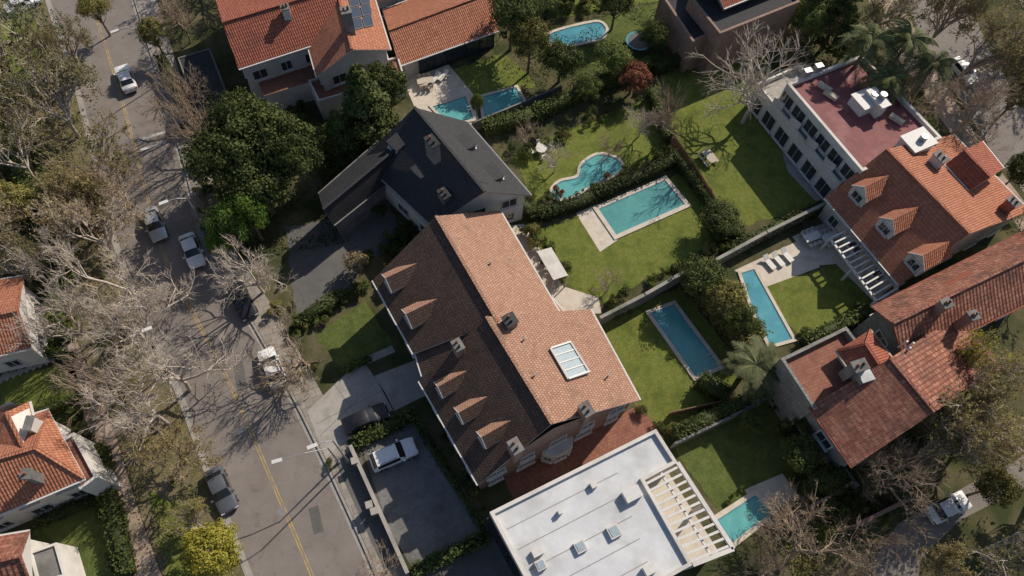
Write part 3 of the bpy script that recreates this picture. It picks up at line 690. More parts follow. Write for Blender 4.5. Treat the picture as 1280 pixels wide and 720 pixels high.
# ------------------------------------------------------------------ vegetation library
class Raw:
    def __init__(s): s.v=[];s.f=[];s.m=[];s.t=[];s.n=0
    def add(s,v,f,mi,t):
        s.v.append(v); s.f.append(f+s.n); s.n+=len(v); s.m.append(np.full(len(f),mi,dtype=np.int32)); s.t.append(np.broadcast_to(t,(len(f),)).astype(np.float32))
    def mesh(s,name,mats):
        v=np.concatenate(s.v).astype(np.float32); f=np.concatenate(s.f).astype(np.int32); me=bpy.data.meshes.new(name)
        me.vertices.add(len(v)); me.vertices.foreach_set('co',v.ravel())
        me.loops.add(f.size); me.loops.foreach_set('vertex_index',f.ravel())
        me.polygons.add(len(f)); me.polygons.foreach_set('loop_start',np.arange(0,f.size,4,dtype=np.int32))
        try: me.polygons.foreach_set('loop_total',np.full(len(f),4,dtype=np.int32))
        except Exception: pass
        for m in mats: me.materials.append(m)
        me.polygons.foreach_set('material_index',np.concatenate(s.m))
        me.update(calc_edges=True)
        a=me.attributes.new('tint','FLOAT','FACE'); a.data.foreach_set('value',np.concatenate(s.t)); me.validate(); return me
def nrm(a): return a/(np.linalg.norm(a,axis=1,keepdims=True)+1e-9)
def leaves(raw,rg,c,n,size,tint,mi=1,asp=.6):
    N=len(c); n=nrm(n); t=nrm(np.cross(n,rg.normal(size=(N,3)))); b=np.cross(n,t); s=(size*rg.uniform(.6,1.3,(N,1)))
    V=np.stack([c+t*s,c+b*s*asp,c-t*s,c-b*s*asp],1).reshape(-1,3); f=np.arange(4*N).reshape(N,4); raw.add(V,f,mi,tint)
def tubes(raw,p0,p1,r0,r1,k,mi=0):
    N=len(p0); d=nrm(p1-p0); ref=np.tile([[.31,.17,.93]],(N,1)); a=nrm(np.cross(d,ref)+1e-4); b=np.cross(d,a)
    an=np.arange(k)*2*np.pi/k; R=a[:,None]*np.cos(an)[None,:,None]+b[:,None]*np.sin(an)[None,:,None]
    A=p0[:,None]+R*np.reshape(r0,(-1,1,1)); B=p1[:,None]+R*np.reshape(r1,(-1,1,1))
    V=np.concatenate([A,B],1).reshape(-1,3); i=np.arange(k); j=(i+1)%k
    f=np.stack([i,j,j+k,i+k],1)[None]+(np.arange(N)*2*k)[:,None,None]; raw.add(V,f.reshape(-1,4),mi,.5)
def bare(seed,kids=(5,4,4,4,5),lens=(3.0,3.7,2.8,2.0,1.35,.85),rad=(.28,.18,.105,.06,.034,.02,.012),tilt=38,leafn=0,ls=.11,up=.25):
    rg=np.random.default_rng(seed); raw=Raw(); p=np.zeros((1,3)); d=nrm(np.array([[rg.normal()*.08,rg.normal()*.08,1.]])); Ln=np.array([lens[0]])
    tips=None
    for lv in range(len(kids)+1):
        bend=rg.normal(size=d.shape)*.16; mid=p+d*Ln[:,None]*.5+bend*Ln[:,None]*.3; e=p+d*Ln[:,None]
        r0=rad[lv]; r1=rad[min(lv+1,len(rad)-1)]*(1.15 if lv<len(kids) else .5); k=6 if lv<2 else (4 if lv<3 else 3)
        if lv<4:
            tubes(raw,p,mid,np.full(len(p),r0),np.full(len(p),(r0+r1)/2),k); tubes(raw,mid,e,np.full(len(p),(r0+r1)/2),np.full(len(p),r1),k)
        else: mid=(p+e)/2; tubes(raw,p,e,np.full(len(p),r0),np.full(len(p),r1),3)
        if lv==len(kids): tips=(p,e,d); break
        kk=kids[lv]; idx=np.repeat(np.arange(len(p)),kk); t=rg.uniform(.35 if lv else .75,1,len(idx)); 
        t[::kk]=1
        st=np.where((t<.5)[:,None],p[idx]+(mid-p)[idx]*(t*2)[:,None],mid[idx]+(e-mid)[idx]*((t-.5)*2)[:,None])
        perp=nrm(np.cross(d[idx],rg.normal(size=(len(idx),3)))); a=np.radians(rg.normal(tilt if lv else tilt+8,11,len(idx)))
        nd=d[idx]*np.cos(a)[:,None]+perp*np.sin(a)[:,None]; nd[:,2]+=up*(.6 if lv>1 else .2); d=nrm(nd); p=st; Ln=lens[lv+1]*rg.uniform(.6,1.25,len(idx))
    if leafn:
        i=rg.integers(0,len(tips[0]),leafn); c=tips[0][i]+(tips[1]-tips[0])[i]*rg.uniform(.2,1.1,(leafn,1))+rg.normal(size=(leafn,3))*.08
        leaves(raw,rg,c,rg.normal(size=(leafn,3))+[0,0,.6],ls,np.clip(rg.normal(.5,.25,leafn),0,1))
    return raw.mesh('bare_tree_mesh_%d'%seed,[M['barkw'],M['l_tan']])
def crown(raw,rg,r,z0,z1,ncl,nl,size,cr=.3,shape='ell',flat_=.75):
    zc=(z0+z1)/2; hz=(z1-z0)/2
    d=nrm(rg.normal(size=(ncl,3))); d[:,2]=np.where(d[:,2]<-.35,-d[:,2],d[:,2]); q=rg.uniform(.35,.95,(ncl,1))**.6
    if shape=='cone':
        t=rg.uniform(0,1,ncl)**1.3; a=rg.uniform(0,2*np.pi,ncl); rr=r*(1-t)*rg.uniform(.45,1,ncl)*.95+.15
        C=np.stack([np.cos(a)*rr,np.sin(a)*rr,z0+t*(z1-z0)],1); d=nrm(np.stack([np.cos(a),np.sin(a),np.full(ncl,.4)],1)); R=r*cr*(1.1-t*.6)
    else:
        C=d*q*np.array([r*.85,r*.85,hz*.85])*rg.uniform(.8,1.15,(ncl,1))+[0,0,zc]; R=r*cr*rg.uniform(.55,1.25,ncl)
    ct=rg.normal(.0,.18,ncl)
    i=rg.integers(0,ncl,nl); ld=nrm(rg.normal(size=(nl,3))); ld[:,2]=np.where(ld[:,2]<-.3,-ld[:,2],ld[:,2])
    pos=C[i]+ld*(R[i]*rg.uniform(.5,1.15,nl))[:,None]*np.array([1,1,flat_])
    nn=ld*.9+d[i]*.4+rg.normal(size=(nl,3))*.55
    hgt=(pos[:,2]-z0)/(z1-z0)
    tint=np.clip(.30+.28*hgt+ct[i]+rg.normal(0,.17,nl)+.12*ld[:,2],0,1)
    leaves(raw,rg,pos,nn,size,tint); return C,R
def branches_to(raw,rg,C,trunk_h,tr,n=22):
    top=np.array([[0,0,trunk_h]]); tubes(raw,np.array([[0,0,0.]]),top,np.array([tr*1.25]),np.array([tr*.8]),8)
    idx=rg.permutation(len(C))[:n]; e=C[idx]; s=np.repeat(top,len(e),0); s[:,2]-=rg.uniform(0,trunk_h*.3,len(e)); mid=(s+e)/2+[0,0,-.3]+rg.normal(size=e.shape)*.25
    tubes(raw,s,mid,np.full(len(e),tr*.4),np.full(len(e),tr*.22),5); tubes(raw,mid,e,np.full(len(e),tr*.22),np.full(len(e),tr*.07),4)
def broad(seed,r=5,h=9,ncl=80,nl=9500,size=.18,cr=.27,z0=.28,**k):
    rg=np.random.default_rng(seed); raw=Raw(); C,R=crown(raw,rg,r,h*z0,h,ncl,nl,size,cr,**k); branches_to(raw,rg,C,h*.4,.28); return raw.mesh('leafy_tree_mesh_%d'%seed,[M['bark'],M['l_mid']])
def conifer(seed,r=4,h=12,nl=9500):
    rg=np.random.default_rng(seed); raw=Raw(); C,R=crown(raw,rg,r,h*.12,h,110,nl,.2,.26,'cone',.55)
    tubes(raw,np.array([[0,0,0.]]),np.array([[0,0,h*.95]]),np.array([.3]),np.array([.05]),7)
    s=C.copy(); s[:,0:2]=0; s[:,2]-=.2; tubes(raw,s,C,np.full(len(C),.06),np.full(len(C),.02),3); return raw.mesh('conifer_mesh_%d'%seed,[M['bark'],M['l_dark']])
def shrubm(seed,nl=850,ncl=9,size=.095):
    rg=np.random.default_rng(seed); raw=Raw(); C,R=crown(raw,rg,1.,.05,1.15,ncl,nl,size,.42)
    e=C[:6]; s=np.zeros_like(e); tubes(raw,s,e,np.full(len(e),.04),np.full(len(e),.012),4); return raw.mesh('shrub_mesh_%d'%seed,[M['bark'],M['l_mid']])
def palm(seed,h=8,nf=26,fl=3.0):
    rg=np.random.default_rng(seed); raw=Raw(); n=8; zz=np.linspace(0,h,n+1); x=np.sin(zz/h*1.2)*.3
    P=np.stack([x,x*.4,zz],1); tubes(raw,P[:-1],P[1:],np.linspace(.26,.17,n),np.linspace(.25,.16,n),8)
    top=P[-1]
    for i in range(nf):
        a=i*2.399+rg.normal()*.2; el=rg.uniform(-.35,1.1); L=fl*rg.uniform(.8,1.1); t=np.linspace(0,1,15)
        hx=L*t*np.cos(el*(1-.2*t)); hz=L*(np.sin(el)*t-.62*t**2.2); c=np.stack([np.cos(a)*hx,np.sin(a)*hx,hz],1)+top
        tubes(raw,c[:-1],c[1:],np.linspace(.035,.012,14),np.linspace(.033,.01,14),3,1)
        side=np.array([-np.sin(a),np.cos(a),0]); fw=np.array([np.cos(a),np.sin(a),0])
        for sg in (-1,1):
            b=np.repeat(c[1:],3,0)+np.repeat((c[1:]-c[:-1]),3,0)*np.tile([0,-.33,-.66],14)[:,None]; m=len(b); tt=np.repeat(t[1:],3)
            ln=(.62*np.sin(np.pi*(tt*.85+.12))+.1)[:,None]; dr=side*sg*.85+fw*.55+np.array([0,0,-.35]); e=b+dr*ln+rg.normal(size=(m,3))*.04
            w=(c[-1]-c[0]); w=w/np.linalg.norm(w)*.045
            V=np.stack([b-w,b+w,e+w*.3,e-w*.3],1).reshape(-1,3); raw.add(V,np.arange(4*m).reshape(m,4),1,np.clip(rg.normal(.5,.25,m),0,1))
    return raw.mesh('palm_mesh_%d'%seed,[M['bark'],M['l_palm']])
BARE=[bare(1),bare(2,tilt=42),bare(3,leafn=900),bare(7,kids=(4,4,4,4,4),tilt=44)]
BUD=[bare(5,leafn=4600,ls=.15,tilt=42),bare(6,leafn=4600,ls=.15)]
SLIM=[bare(8,kids=(5,5,5,5),lens=(3.0,3.2,2.4,1.5,1.0),tilt=18,up=.6,leafn=0,rad=(.2,.09,.05,.03,.02,.014))]
BROAD=[broad(21),broad(22,ncl=60,cr=.30),broad(23,ncl=110,cr=.2,nl=11000),broad(24,ncl=55,nl=7500)]
CON=[conifer(31),conifer(32)]
SH=[shrubm(41),shrubm(42,ncl=6),shrubm(43,ncl=14),shrubm(44,nl=600)]
PALM=[palm(51),palm(52,nf=30)]
def place(name,me,x,y,sx,sz,leaf=None,bark=None,z=G-.02,rz=None):
    o=bpy.data.objects.new(name,me); COL.objects.link(o); o.location=(x,y,z); q=RND.uniform(.93,1.07); o.scale=(sx*q,sx/q,sz); o.rotation_euler=(0,0,RND.uniform(0,6.28) if rz is None else rz)
    for i,m in ((0,bark),(1,leaf)):
        if m and i<len(me.materials): o.material_slots[i].link='OBJECT'; o.material_slots[i].material=M[m]
    return o
def tree(kind,u,v,rpx,h,leaf=None,bark=None,idx=None):
    lib,nr,nh,name={'bare':(BARE,6.2,10.5,'bare_tree'),'bud':(BUD,6.2,10.5,'budding_tree'),'slim':(SLIM,2.6,10.5,'poplar_tree'),'broad':(BROAD,5,9,'leafy_tree'),
      'con':(CON,4,12,'cedar_tree'),'shrub':(SH,1.25,1.3,'shrub'),'palm':(PALM,3,8.8,'palm_tree')}[kind]
    p=S(u,v,h*(.62 if kind!='palm' else .95)); r=rpx*MPP(u,v,h*.6)
    me=lib[idx] if idx is not None else RND.choice(lib)
    return place(name,me,p.x,p.y,r/nr,h/nh,leaf,bark)
for a in [
 ('bud',22,25,45,9,'l_mid'),('bud',62,125,66,10,'l_olive'),('bud',85,60,36,8,'l_olive','barkb'),('bud',15,190,46,9,'l_olive'),('bud',100,195,50,9,'l_olive','barkb'),
 ('bud',90,262,54,9,'l_gold','barkb'),('bud',118,290,52,9,'l_tan','barkw'),('bare',140,335,62,10,None,'barkw'),('bare',80,400,46,9,None,'barkw'),('bare',160,400,62,10,None,'barkw'),
 ('bare',205,460,62,10,None,'barkw'),('bare',175,505,60,10,None,'barkw'),('bare',125,470,46,9,None,'barkb'),('bud',205,585,46,7,'l_gold','barkb'),('broad',265,692,44,5,'l_yellow'),
 ('bud',240,655,30,6,'l_yellow'),('bare',226,118,38,8,None,'barkb'),('bare',240,160,38,8,None,'barkb'),('bare',312,338,46,8,None,'barkw'),('bare',372,435,48,8,None,'barkb'),
 ('bare',222,20,30,7,None,'barkb'),('bare',140,225,40,8,None,'barkb'),('bud',10,330,40,8,'l_olive'),('broad',12,255,36,6,'l_olive'),('broad',60,240,26,4,'l_mid'),('broad',120,15,22,6,'l_olive'),
 ('bare',60,330,38,8,None,'barkw'),('bare',480,712,30,4,None,'barkb'),('shrub',445,330,24,3,'l_tan','barkb'),('bare',262,262,24,6,None,'barkb'),
 ('broad',318,185,60,11,'l_dark'),('broad',275,205,48,10,'l_dark'),('broad',365,190,48,11,'l_dark'),('broad',325,230,52,9,'l_dark'),('broad',300,160,40,11,'l_dark'),
 ('con',455,130,52,13,'l_dark'),('con',425,170,36,9,'l_dark'),('broad',480,110,34,9,'l_dark'),
 ('broad',288,283,34,7,'l_bright'),('broad',312,270,30,8,'l_bright'),('broad',276,305,20,5,'l_bright'),
 ('broad',192,45,20,6,'l_olive'),
 ('broad',640,20,38,9,'l_dark',None,0),('broad',663,55,30,8,'l_olive'),('broad',702,76,30,6,'l_dark',None,2),('broad',765,75,28,5,'l_mid'),('broad',792,98,26,4.5,'l_red'),
 ('broad',596,132,10,4.5,'l_mid'),('slim',845,135,24,9,None,'barkb'),('bare',955,100,66,12,None,'barkw',3),('bare',805,150,24,5,None,'barkw'),('bare',695,200,22,4,'l_gold','barkw',3),
 ('bare',765,180,20,4,None,'barkb'),('bare',660,170,20,4,None,'barkb'),('broad',770,10,26,6,'l_dark'),('broad',815,45,22,5,'l_mid'),('broad',735,110,20,4,'l_mid'),
 ('broad',900,275,30,4,'l_dark'),('broad',880,350,36,5.5,'l_dark'),('broad',905,375,32,5.5,'l_olive'),('broad',925,400,26,5,'l_mid'),('bare',762,355,20,3,None,'barkb',3),
 ('palm',945,452,42,5,),('broad',940,528,16,3,'l_mid'),('broad',1000,570,30,4.5,'l_dark'),('broad',1010,530,24,4,'l_dark'),('broad',1030,600,28,4,'l_dark'),
 ('bare',1015,690,64,8,None,'barkb'),('bare',958,722,34,6,None,'barkb'),('bare',1130,590,54,9,None,'barkb'),('bare',1085,575,30,7,None,'barkb'),('bare',1100,670,30,7,None,'barkb'),
 ('bud',1190,490,66,12,'l_gold','barkw'),('bud',1250,440,58,12,'l_yellow','barkw'),('bud',1262,530,62,12,'l_gold','barkw'),('bud',1195,560,50,10,'l_gold','barkb'),('broad',1240,610,28,6,'l_olive'),('bud',1250,680,56,9,'l_olive'),
 ('bare',1060,722,34,7,None,'barkb'),('bud',1210,715,40,8,'l_gold','barkb'),
 ('palm',1092,50,36,11),('palm',1140,48,34,12),('palm',1168,78,30,11),('con',1055,12,34,11,'l_dark'),('con',1030,-10,30,10,'l_dark'),('palm',1116,96,30,9),
 ('bud',1240,50,58,12,'l_gold','barkb'),('bud',1190,12,46,12,'l_olive','barkb'),('broad',1275,120,26,8,'l_olive'),('bare',1225,130,48,10,None,'barkb'),('broad',1275,215,22,6,'l_dark'),
 ('bare',1150,120,36,9,None,'barkb'),('broad',1010,30,28,7,'l_mid'),('bud',1110,5,40,11,'l_olive'),('broad',1060,55,22,6,'l_dark'),
 ('bud',-50,100,60,11,'l_olive'),('bud',-40,300,60,11,'l_tan'),('broad',-70,430,50,9,'l_dark'),('bud',250,-70,55,10,'l_olive'),('broad',560,-90,55,10,'l_dark'),('broad',720,-70,50,9,'l_mid'),
 ('bud',1350,300,60,11,'l_olive'),('broad',1360,600,60,11,'l_dark'),('bud',1340,20,70,12,'l_olive'),('bare',430,820,60,10,None,'barkb'),('broad',950,820,50,9,'l_dark'),('broad',100,820,50,9,'l_mid')]:
    tree(*a)
def hedge(name,px,w,hh,mat,seed=0,rough=.1,dn=34,ls=.125):
    rg=np.random.default_rng(seed+int(px[0][0])); raw=Raw(); P=[S(*p) for p in px]
    for a,b in zip(P[:-1],P[1:]):
        d=(b-a); L=d.length; d.normalize(); n=Vector((-d.y,d.x,0)); A=np.array(a); D=np.array(d); N=np.array(n); Z=np.array([0,0,1.])
        c=w*.5-.18; V=np.array([A+D*s*1+N*q*c+Z*zz for s in (0.1,L-.1) for q in (-1,1) for zz in (0,hh-.2)])
        raw.add(V,np.array([[0,1,3,2],[4,6,7,5],[0,4,5,1],[2,3,7,6],[1,5,7,3]]),0,.2)
        def put(k,fn,nv):
            s=rg.uniform(0,L,k); q=rg.uniform(-1,1,k); c_=fn(s,q)+rg.normal(size=(k,3))*rough
            wob=np.sin(s*1.7+seed)*.12+np.sin(s*.6+seed*2)*.14
            c_[:,2]+=wob*(c_[:,2]>hh*.6); c_[:,2]=np.maximum(c_[:,2],G+.03)
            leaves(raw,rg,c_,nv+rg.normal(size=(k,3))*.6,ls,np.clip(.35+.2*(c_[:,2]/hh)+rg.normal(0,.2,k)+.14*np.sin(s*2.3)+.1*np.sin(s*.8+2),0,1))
        put(int(L*w*dn*1.3),lambda s,q:A+D*s[:,None]+N*(q*w*.5*(1+.12*np.sin(s*1.3+seed)))[:,None]+Z*(hh-.05),Z)
        for sg in (-1,1): put(int(L*hh*dn),lambda s,q:A+D*s[:,None]+N*sg*(w*.5-.05)+Z*((q*.5+.5)*hh)[:,None],N*sg+Z*.3)
    me=raw.mesh(name,[M['l_dark'],M[mat]]); o=bpy.data.objects.new(name,me); COL.objects.link(o); return o
for i,a in enumerate([
 ([(604,168),(665,152),(735,118),(808,88)],1.5,2.0,'l_mid'),([(672,276),(740,250),(838,206)],1.2,1.6,'l_dark'),([(838,196),(872,240),(900,280)],1.0,1.5,'l_dark'),
 ([(860,345),(905,400),(935,440)],2.8,3.2,'l_olive'),([(838,548),(905,516),(965,488)],1.3,2.2,'l_dark'),([(444,556),(520,520)],1.2,1.2,'l_mid'),([(516,716),(608,672)],1.2,1.2,'l_mid'),
 ([(520,528),(606,664)],.7,.7,'l_dark'),([(372,408),(430,372)],1.2,1.5,'l_dark'),([(430,465),(465,448)],.8,.9,'l_mid'),([(905,320),(975,285),(1025,262)],1.2,1.6,'l_dark'),
 ([(1000,432),(1055,405),(1095,385)],1.2,1.5,'l_mid'),([(985,500),(1050,600)],1.6,2.0,'l_dark'),([(812,120),(835,180)],1.2,1.8,'l_mid'),([(30,525),(105,500)],.9,1.0,'l_dark'),
 ([(128,560),(165,720)],1.3,1.8,'l_dark'),([(40,440),(98,448)],.9,1.1,'l_mid'),([(20,190),(45,260),(60,340),(85,430)],1.5,1.6,'l_mid'),([(50,655),(128,622)],.9,1.2,'l_dark'),
 ([(815,95),(900,60),(950,38)],1.2,1.8,'l_dark'),([(205,80),(235,140)],1.2,1.8,'l_dark'),([(640,250),(672,276)],1.2,1.4,'l_dark'),([(888,300),(925,292)],1.4,1.6,'l_mid'),
 ([(870,478),(905,500)],1.6,2.0,'l_dark'),([(1000,600),(1035,640)],1.5,1.8,'l_dark')]):
    hedge('hedge',a[0],a[1],a[2],a[3],seed=i)
def border(px,n,r0,r1,mats,w=1.0):
    P=[S(*p) for p in px]; Ls=[(b-a).length for a,b in zip(P[:-1],P[1:])]; T=sum(Ls)
    for i in range(n):
        s=RND.uniform(0,T); k=0
        while k<len(Ls)-1 and s>Ls[k]: s-=Ls[k]; k+=1
        p=P[k].lerp(P[k+1],min(1,s/Ls[k])); r=RND.uniform(r0,r1)
        place('shrub',RND.choice(SH),p.x+RND.uniform(-w,w),p.y+RND.uniform(-w,w),r/1.2,r*RND.uniform(.8,1.3),RND.choice(mats))
g3=['l_dark','l_mid','l_olive','l_mid']
border([(640,205),(700,168),(812,128)],24,.4,1.1,g3,1.2)
border([(665,255),(720,250),(800,212),(835,190)],24,.4,1.0,g3+['l_red'],1)
border([(660,285),(700,345)],16,.5,1.1,g3,1.2)
border([(748,385),(800,365),(880,315)],20,.3,.8,g3,.5)
border([(800,515),(835,540),(900,505)],16,.4,.9,g3,.6)
border([(742,408),(800,388)],6,.3,.6,g3,.3)
border([(968,500),(1010,590),(985,640)],22,.5,1.3,['l_dark','l_mid','l_dark'],1.2)
border([(905,270),(890,310),(930,300)],12,.5,1.1,g3,1)
border([(1000,425),(1095,380)],14,.4,.9,g3,.8)
border([(380,410),(440,370),(470,350)],16,.4,1.1,g3,1)
border([(480,240),(520,290),(470,340)],22,.5,1.3,['l_dark','l_mid'],1.6)
border([(395,470),(365,410),(350,380)],12,.4,1.0,g3,1)
border([(10,120),(50,230),(80,400),(105,440)],40,.5,1.4,g3,2)
border([(90,520),(130,620),(165,700)],26,.5,1.2,['l_dark','l_mid'],1.2)
border([(260,130),(240,190),(265,260),(275,310)],24,.5,1.2,g3+['l_dark'],1.2)
border([(380,150),(420,200),(400,230)],18,.6,1.4,['l_dark','l_mid'],1.5)
border([(1000,20),(1100,90),(1200,200),(1270,290)],36,.5,1.4,g3,2)
border([(1060,640),(1120,560),(1200,520)],20,.5,1.3,g3+['l_tan'],2.5)
border([(820,60),(850,90),(950,50)],18,.5,1.2,g3,1.2)
border([(640,60),(690,25),(760,5)],20,.5,1.3,g3,1.5)
border([(1010,650),(1080,640),(1110,620)],14,.5,1.2,g3,1.5)
border([(404,572),(420,590)],2,.4,.7,g3,.3)
border([(535,500),(605,640)],16,.25,.6,g3,.4)
border([(135,240),(120,330),(165,470),(215,600),(250,690)],24,.2,.6,['l_olive','l_mid','l_tan'],1.2)
border([(930,600),(905,640)],5,.3,.6,g3,.4)
border([(700,250),(780,220),(830,200)],10,.2,.5,g3,.8)
def litter(name,px,n,mat,ls=.1):
    rg=np.random.default_rng(n+int(px[0][0])); P=[S(*p) for p in px]; raw=Raw()
    a,b,c,d=[np.array(p) for p in P]; s=rg.uniform(0,1,(n,1)); t=rg.uniform(0,1,(n,1)); q=(a*(1-s)+b*s)*(1-t)+(d*(1-s)+c*s)*t; q[:,2]=G+.04+rg.uniform(0,.1,n)
    keep=(np.sin(q[:,0]*.9+1)+np.sin(q[:,1]*1.1)+rg.normal(0,.8,n))>0; q=q[keep]
    leaves(raw,rg,q,rg.normal(size=q.shape)*.5+[0,0,1],ls,np.clip(rg.normal(.5,.25,len(q)),0,1)); me=raw.mesh(name,[M['l_dark'],M[mat]]); o=bpy.data.objects.new(name,me); COL.objects.link(o)
litter('fallen_leaves',[(70,150),(110,200),(220,700),(180,720)],5000,'l_tan')
litter('ground_cover',[(0,100),(60,180),(80,450),(0,470)],9000,'l_mid',.14)
litter('ground_cover',[(1000,0),(1090,70),(1250,330),(1180,180)],6000,'l_olive',.14)
litter('ground_cover',[(960,640),(1090,580),(1080,640),(1000,740)],7000,'l_olive',.14)
litter('ground_cover',[(255,130),(440,140),(460,300),(280,330)],10000,'l_dark',.14)
litter('ground_cover',[(600,20),(820,-20),(830,100),(640,110)],6000,'l_mid',.12)
# ------------------------------------------------------------------ cars
def car(u,v,du,dv,kind,col):
    suv=kind=='suv'; pm=PAINT[col]
    if suv: st=[(2.2,.72,.40,.70,.70,.6,'p'),(2.12,.84,.30,.86,.88,.7,'p'),(1.6,.91,.26,.98,1.03,.76,'p'),(1.0,.92,.26,1.06,1.10,.78,'s'),(.45,.92,.26,1.08,1.56,.72,'c'),(-.55,.92,.26,1.09,1.64,.74,'c'),(-1.7,.91,.26,1.10,1.58,.72,'s'),(-2.08,.89,.28,1.08,1.12,.76,'p'),(-2.2,.80,.40,.9,.92,.7,'p')]
    else: st=[(2.2,.68,.36,.58,.58,.55,'p'),(2.1,.81,.26,.72,.74,.68,'p'),(1.6,.87,.22,.82,.87,.72,'p'),(.95,.88,.22,.90,.96,.74,'s'),(.3,.88,.22,.93,1.36,.67,'c'),(-.5,.88,.22,.94,1.42,.69,'c'),(-1.1,.88,.22,.95,1.36,.66,'s'),(-1.62,.87,.24,.95,1.0,.72,'p'),(-2.1,.83,.28,.90,.94,.68,'p'),(-2.2,.74,.38,.78,.80,.6,'p')]
    mb=MB('body'); rings=[]
    for (x,w,zb,zt,zr,wr,t) in st:
        r=[(w*.9,zb),(w,zb+.18),(w*1.0,zt-.14),(w*.96,zt-.01),(wr,zr-.02),(wr*.8,zr+.03),(0,zr+.045)]
        rings.append([(x,y,z) for y,z in r]+[(x,-y,z) for y,z in reversed(r[:-1])])
    for i in range(len(st)-1):
        A,B=rings[i],rings[i+1]; t=st[i][6]
        for j in range(len(A)-1):
            jj=j if j<6 else 11-j
            g=(t=='s' and jj>=4) or (t=='c' and jj==3)
            mb.poly([A[j],A[j+1],B[j+1],B[j]],M['carglass'] if g else pm)
    mb.poly(rings[0],pm); mb.poly(rings[-1][::-1],pm)
    e=bpy.data.objects.new('parked_car',None); COL.objects.link(e)
    on=G+.026 if (u>420 and v>480) or u>1100 else .006
    p=S(u,v,on+.7); q=S(u+du,v+dv,on+.7); e.location=(p.x,p.y,on); e.rotation_euler=(0,0,vang(p,q))
    b=mb.build(e,smooth=True); me=b.data
    bm=bmesh.new(); bm.from_mesh(me); bmesh.ops.remove_doubles(bm,verts=bm.verts,dist=.001); bmesh.ops.recalc_face_normals(bm,faces=bm.faces); bm.to_mesh(me); bm.free()
    md=b.modifiers.new('edge','EDGE_SPLIT'); md.split_angle=math.radians(28)
    rr=.36 if suv else .32
    w=MB('wheels'); W=.92 if suv else .88
    for x in (1.35,-1.32):
        for s in (-1,1):
            w.cyl((x,s*(W-.22),rr),rr,.25,M['tyre'],18,(0,s,0)); w.cyl((x,s*(W+.03),rr),rr*.62,.02,M['rim'],12,(0,s,0))
    w.build(e)
    d=MB('details'); zt=1.0 if suv else .86
    for s in (-1,1):
        d.box((2.1,s*.62,zt-.22),(.16,.34,.14),0,M['lampw']); d.box((-2.13,s*.66,zt-.12),(.14,.3,.18),0,M['lampr'])
        d.box((.72,s*(W+.09),zt+.12),(.16,.2,.14),0,pm)
        d.beam((.0-.1,s*.86,zt+.06),(-.12,s*.74,zt+.5),.08,.03,M['dark'])
        if suv: d.beam((.2,s*.66,1.66),(-1.4,s*.66,1.64),.05,.05,M['grey'])
    d.box((2.19,0,.5),(.06,.9,.2),0,M['dark']); d.box((-2.2,0,.6),(.04,.5,.13),0,M['trim'])
    d.build(e); return e
for a in [(157,97,-10,-24,'hatch','white'),(193,280,10,26,'sedan','silver'),(240,313,9,24,'sedan','white'),(303,376,10,20,'sedan','black'),(340,459,-9,-22,'sedan','white'),
  (457,523,30,-13,'sedan','black'),(492,568,30,-13,'suv','white'),(276,612,12,28,'sedan','grey'),(1205,88,14,16,'sedan','white'),(1186,634,16,-8,'sedan','white'),(28,4,14,-6,'sedan','white')]:
    car(*a)
# ------------------------------------------------------------------ street furniture
def lamp(bu,bv,du,dv,hh=8,arm=2.2):
    b=S(bu,bv); q=S(bu+du,bv+dv); d=(q-b).normalized(); mb=MB('street_lamp')
    mb.cyl((b.x,b.y,G),.16,.5,M['grey'],10); mb.cyl((b.x,b.y,G+.5),.09,hh-.5,M['grey'],10,None,.055)
    t=Vector((b.x,b.y,G+hh)); m1=t+d*arm*.5+Vector((0,0,.45)); e=t+d*arm+Vector((0,0,.55)); mb.beam(t-Vector((0,0,.1)),m1,.07,.07,M['grey']); mb.beam(m1,e,.07,.07,M['grey'])
    mb.box(e+d*.4,(.85,.32,.14),math.atan2(d.y,d.x),M['trim']); mb.box(e+d*.45-Vector((0,0,.09)),(.5,.22,.05),math.atan2(d.y,d.x),M['lampw']); mb.build()
lamp(436,578,-20,8,8,1.2); lamp(212,462,20,-8,8,1.0); lamp(268,300,-20,8,8,1.6); lamp(205,100,-20,8,8,1.6); lamp(424,578,-20,6,5.5,3.8)
# ------------------------------------------------------------------ garden furniture
def lounger(u,v,ang):
    p=S(u,v); mb=MB('sun_lounger'); c,s=math.cos(ang),math.sin(ang)
    T=lambda x,y,z: Vector((p.x+c*x-s*y,p.y+s*x+c*y,G+.03+z))
    mb.beam(T(-.9,0,.32),T(.35,0,.32),.62,.07,M['trim']); mb.beam(T(.35,0,.32),T(.9,0,.68),.62,.07,M['trim'])
    for x in (-.8,.3):
        for y in (-.25,.25): mb.beam(T(x,y,0),T(x,y,.3),.05,.05,M['grey'])
    mb.build()
for (u,v) in ((960,330),(971,326),(982,321)): lounger(u,v,2.2)
lounger(544,100,1.1); lounger(554,97,1.1)
def picnic(u,v,ang,m='wood'):
    p=S(u,v); mb=MB('picnic_table'); c,s=math.cos(ang),math.sin(ang); T=lambda x,y,z: Vector((p.x+c*x-s*y,p.y+s*x+c*y,G+z))
    for k in range(5): mb.beam(T(-1,-.36+k*.18,.75),T(1,-.36+k*.18,.75),.16,.04,M[m])
    for y in (-.75,.75):
        for k in (-.08,.08): mb.beam(T(-1,y+k,.45),T(1,y+k,.45),.14,.04,M[m])
    for x in (-.75,.75): mb.beam(T(x,-.85,.4),T(x,.85,.4),.08,.08,M[m]); mb.beam(T(x,-.6,0),T(x,-.25,.72),.07,.07,M[m]); mb.beam(T(x,.6,0),T(x,.25,.72),.07,.07,M[m])
    mb.build()
picnic(884,200,-1.0,'woodl')
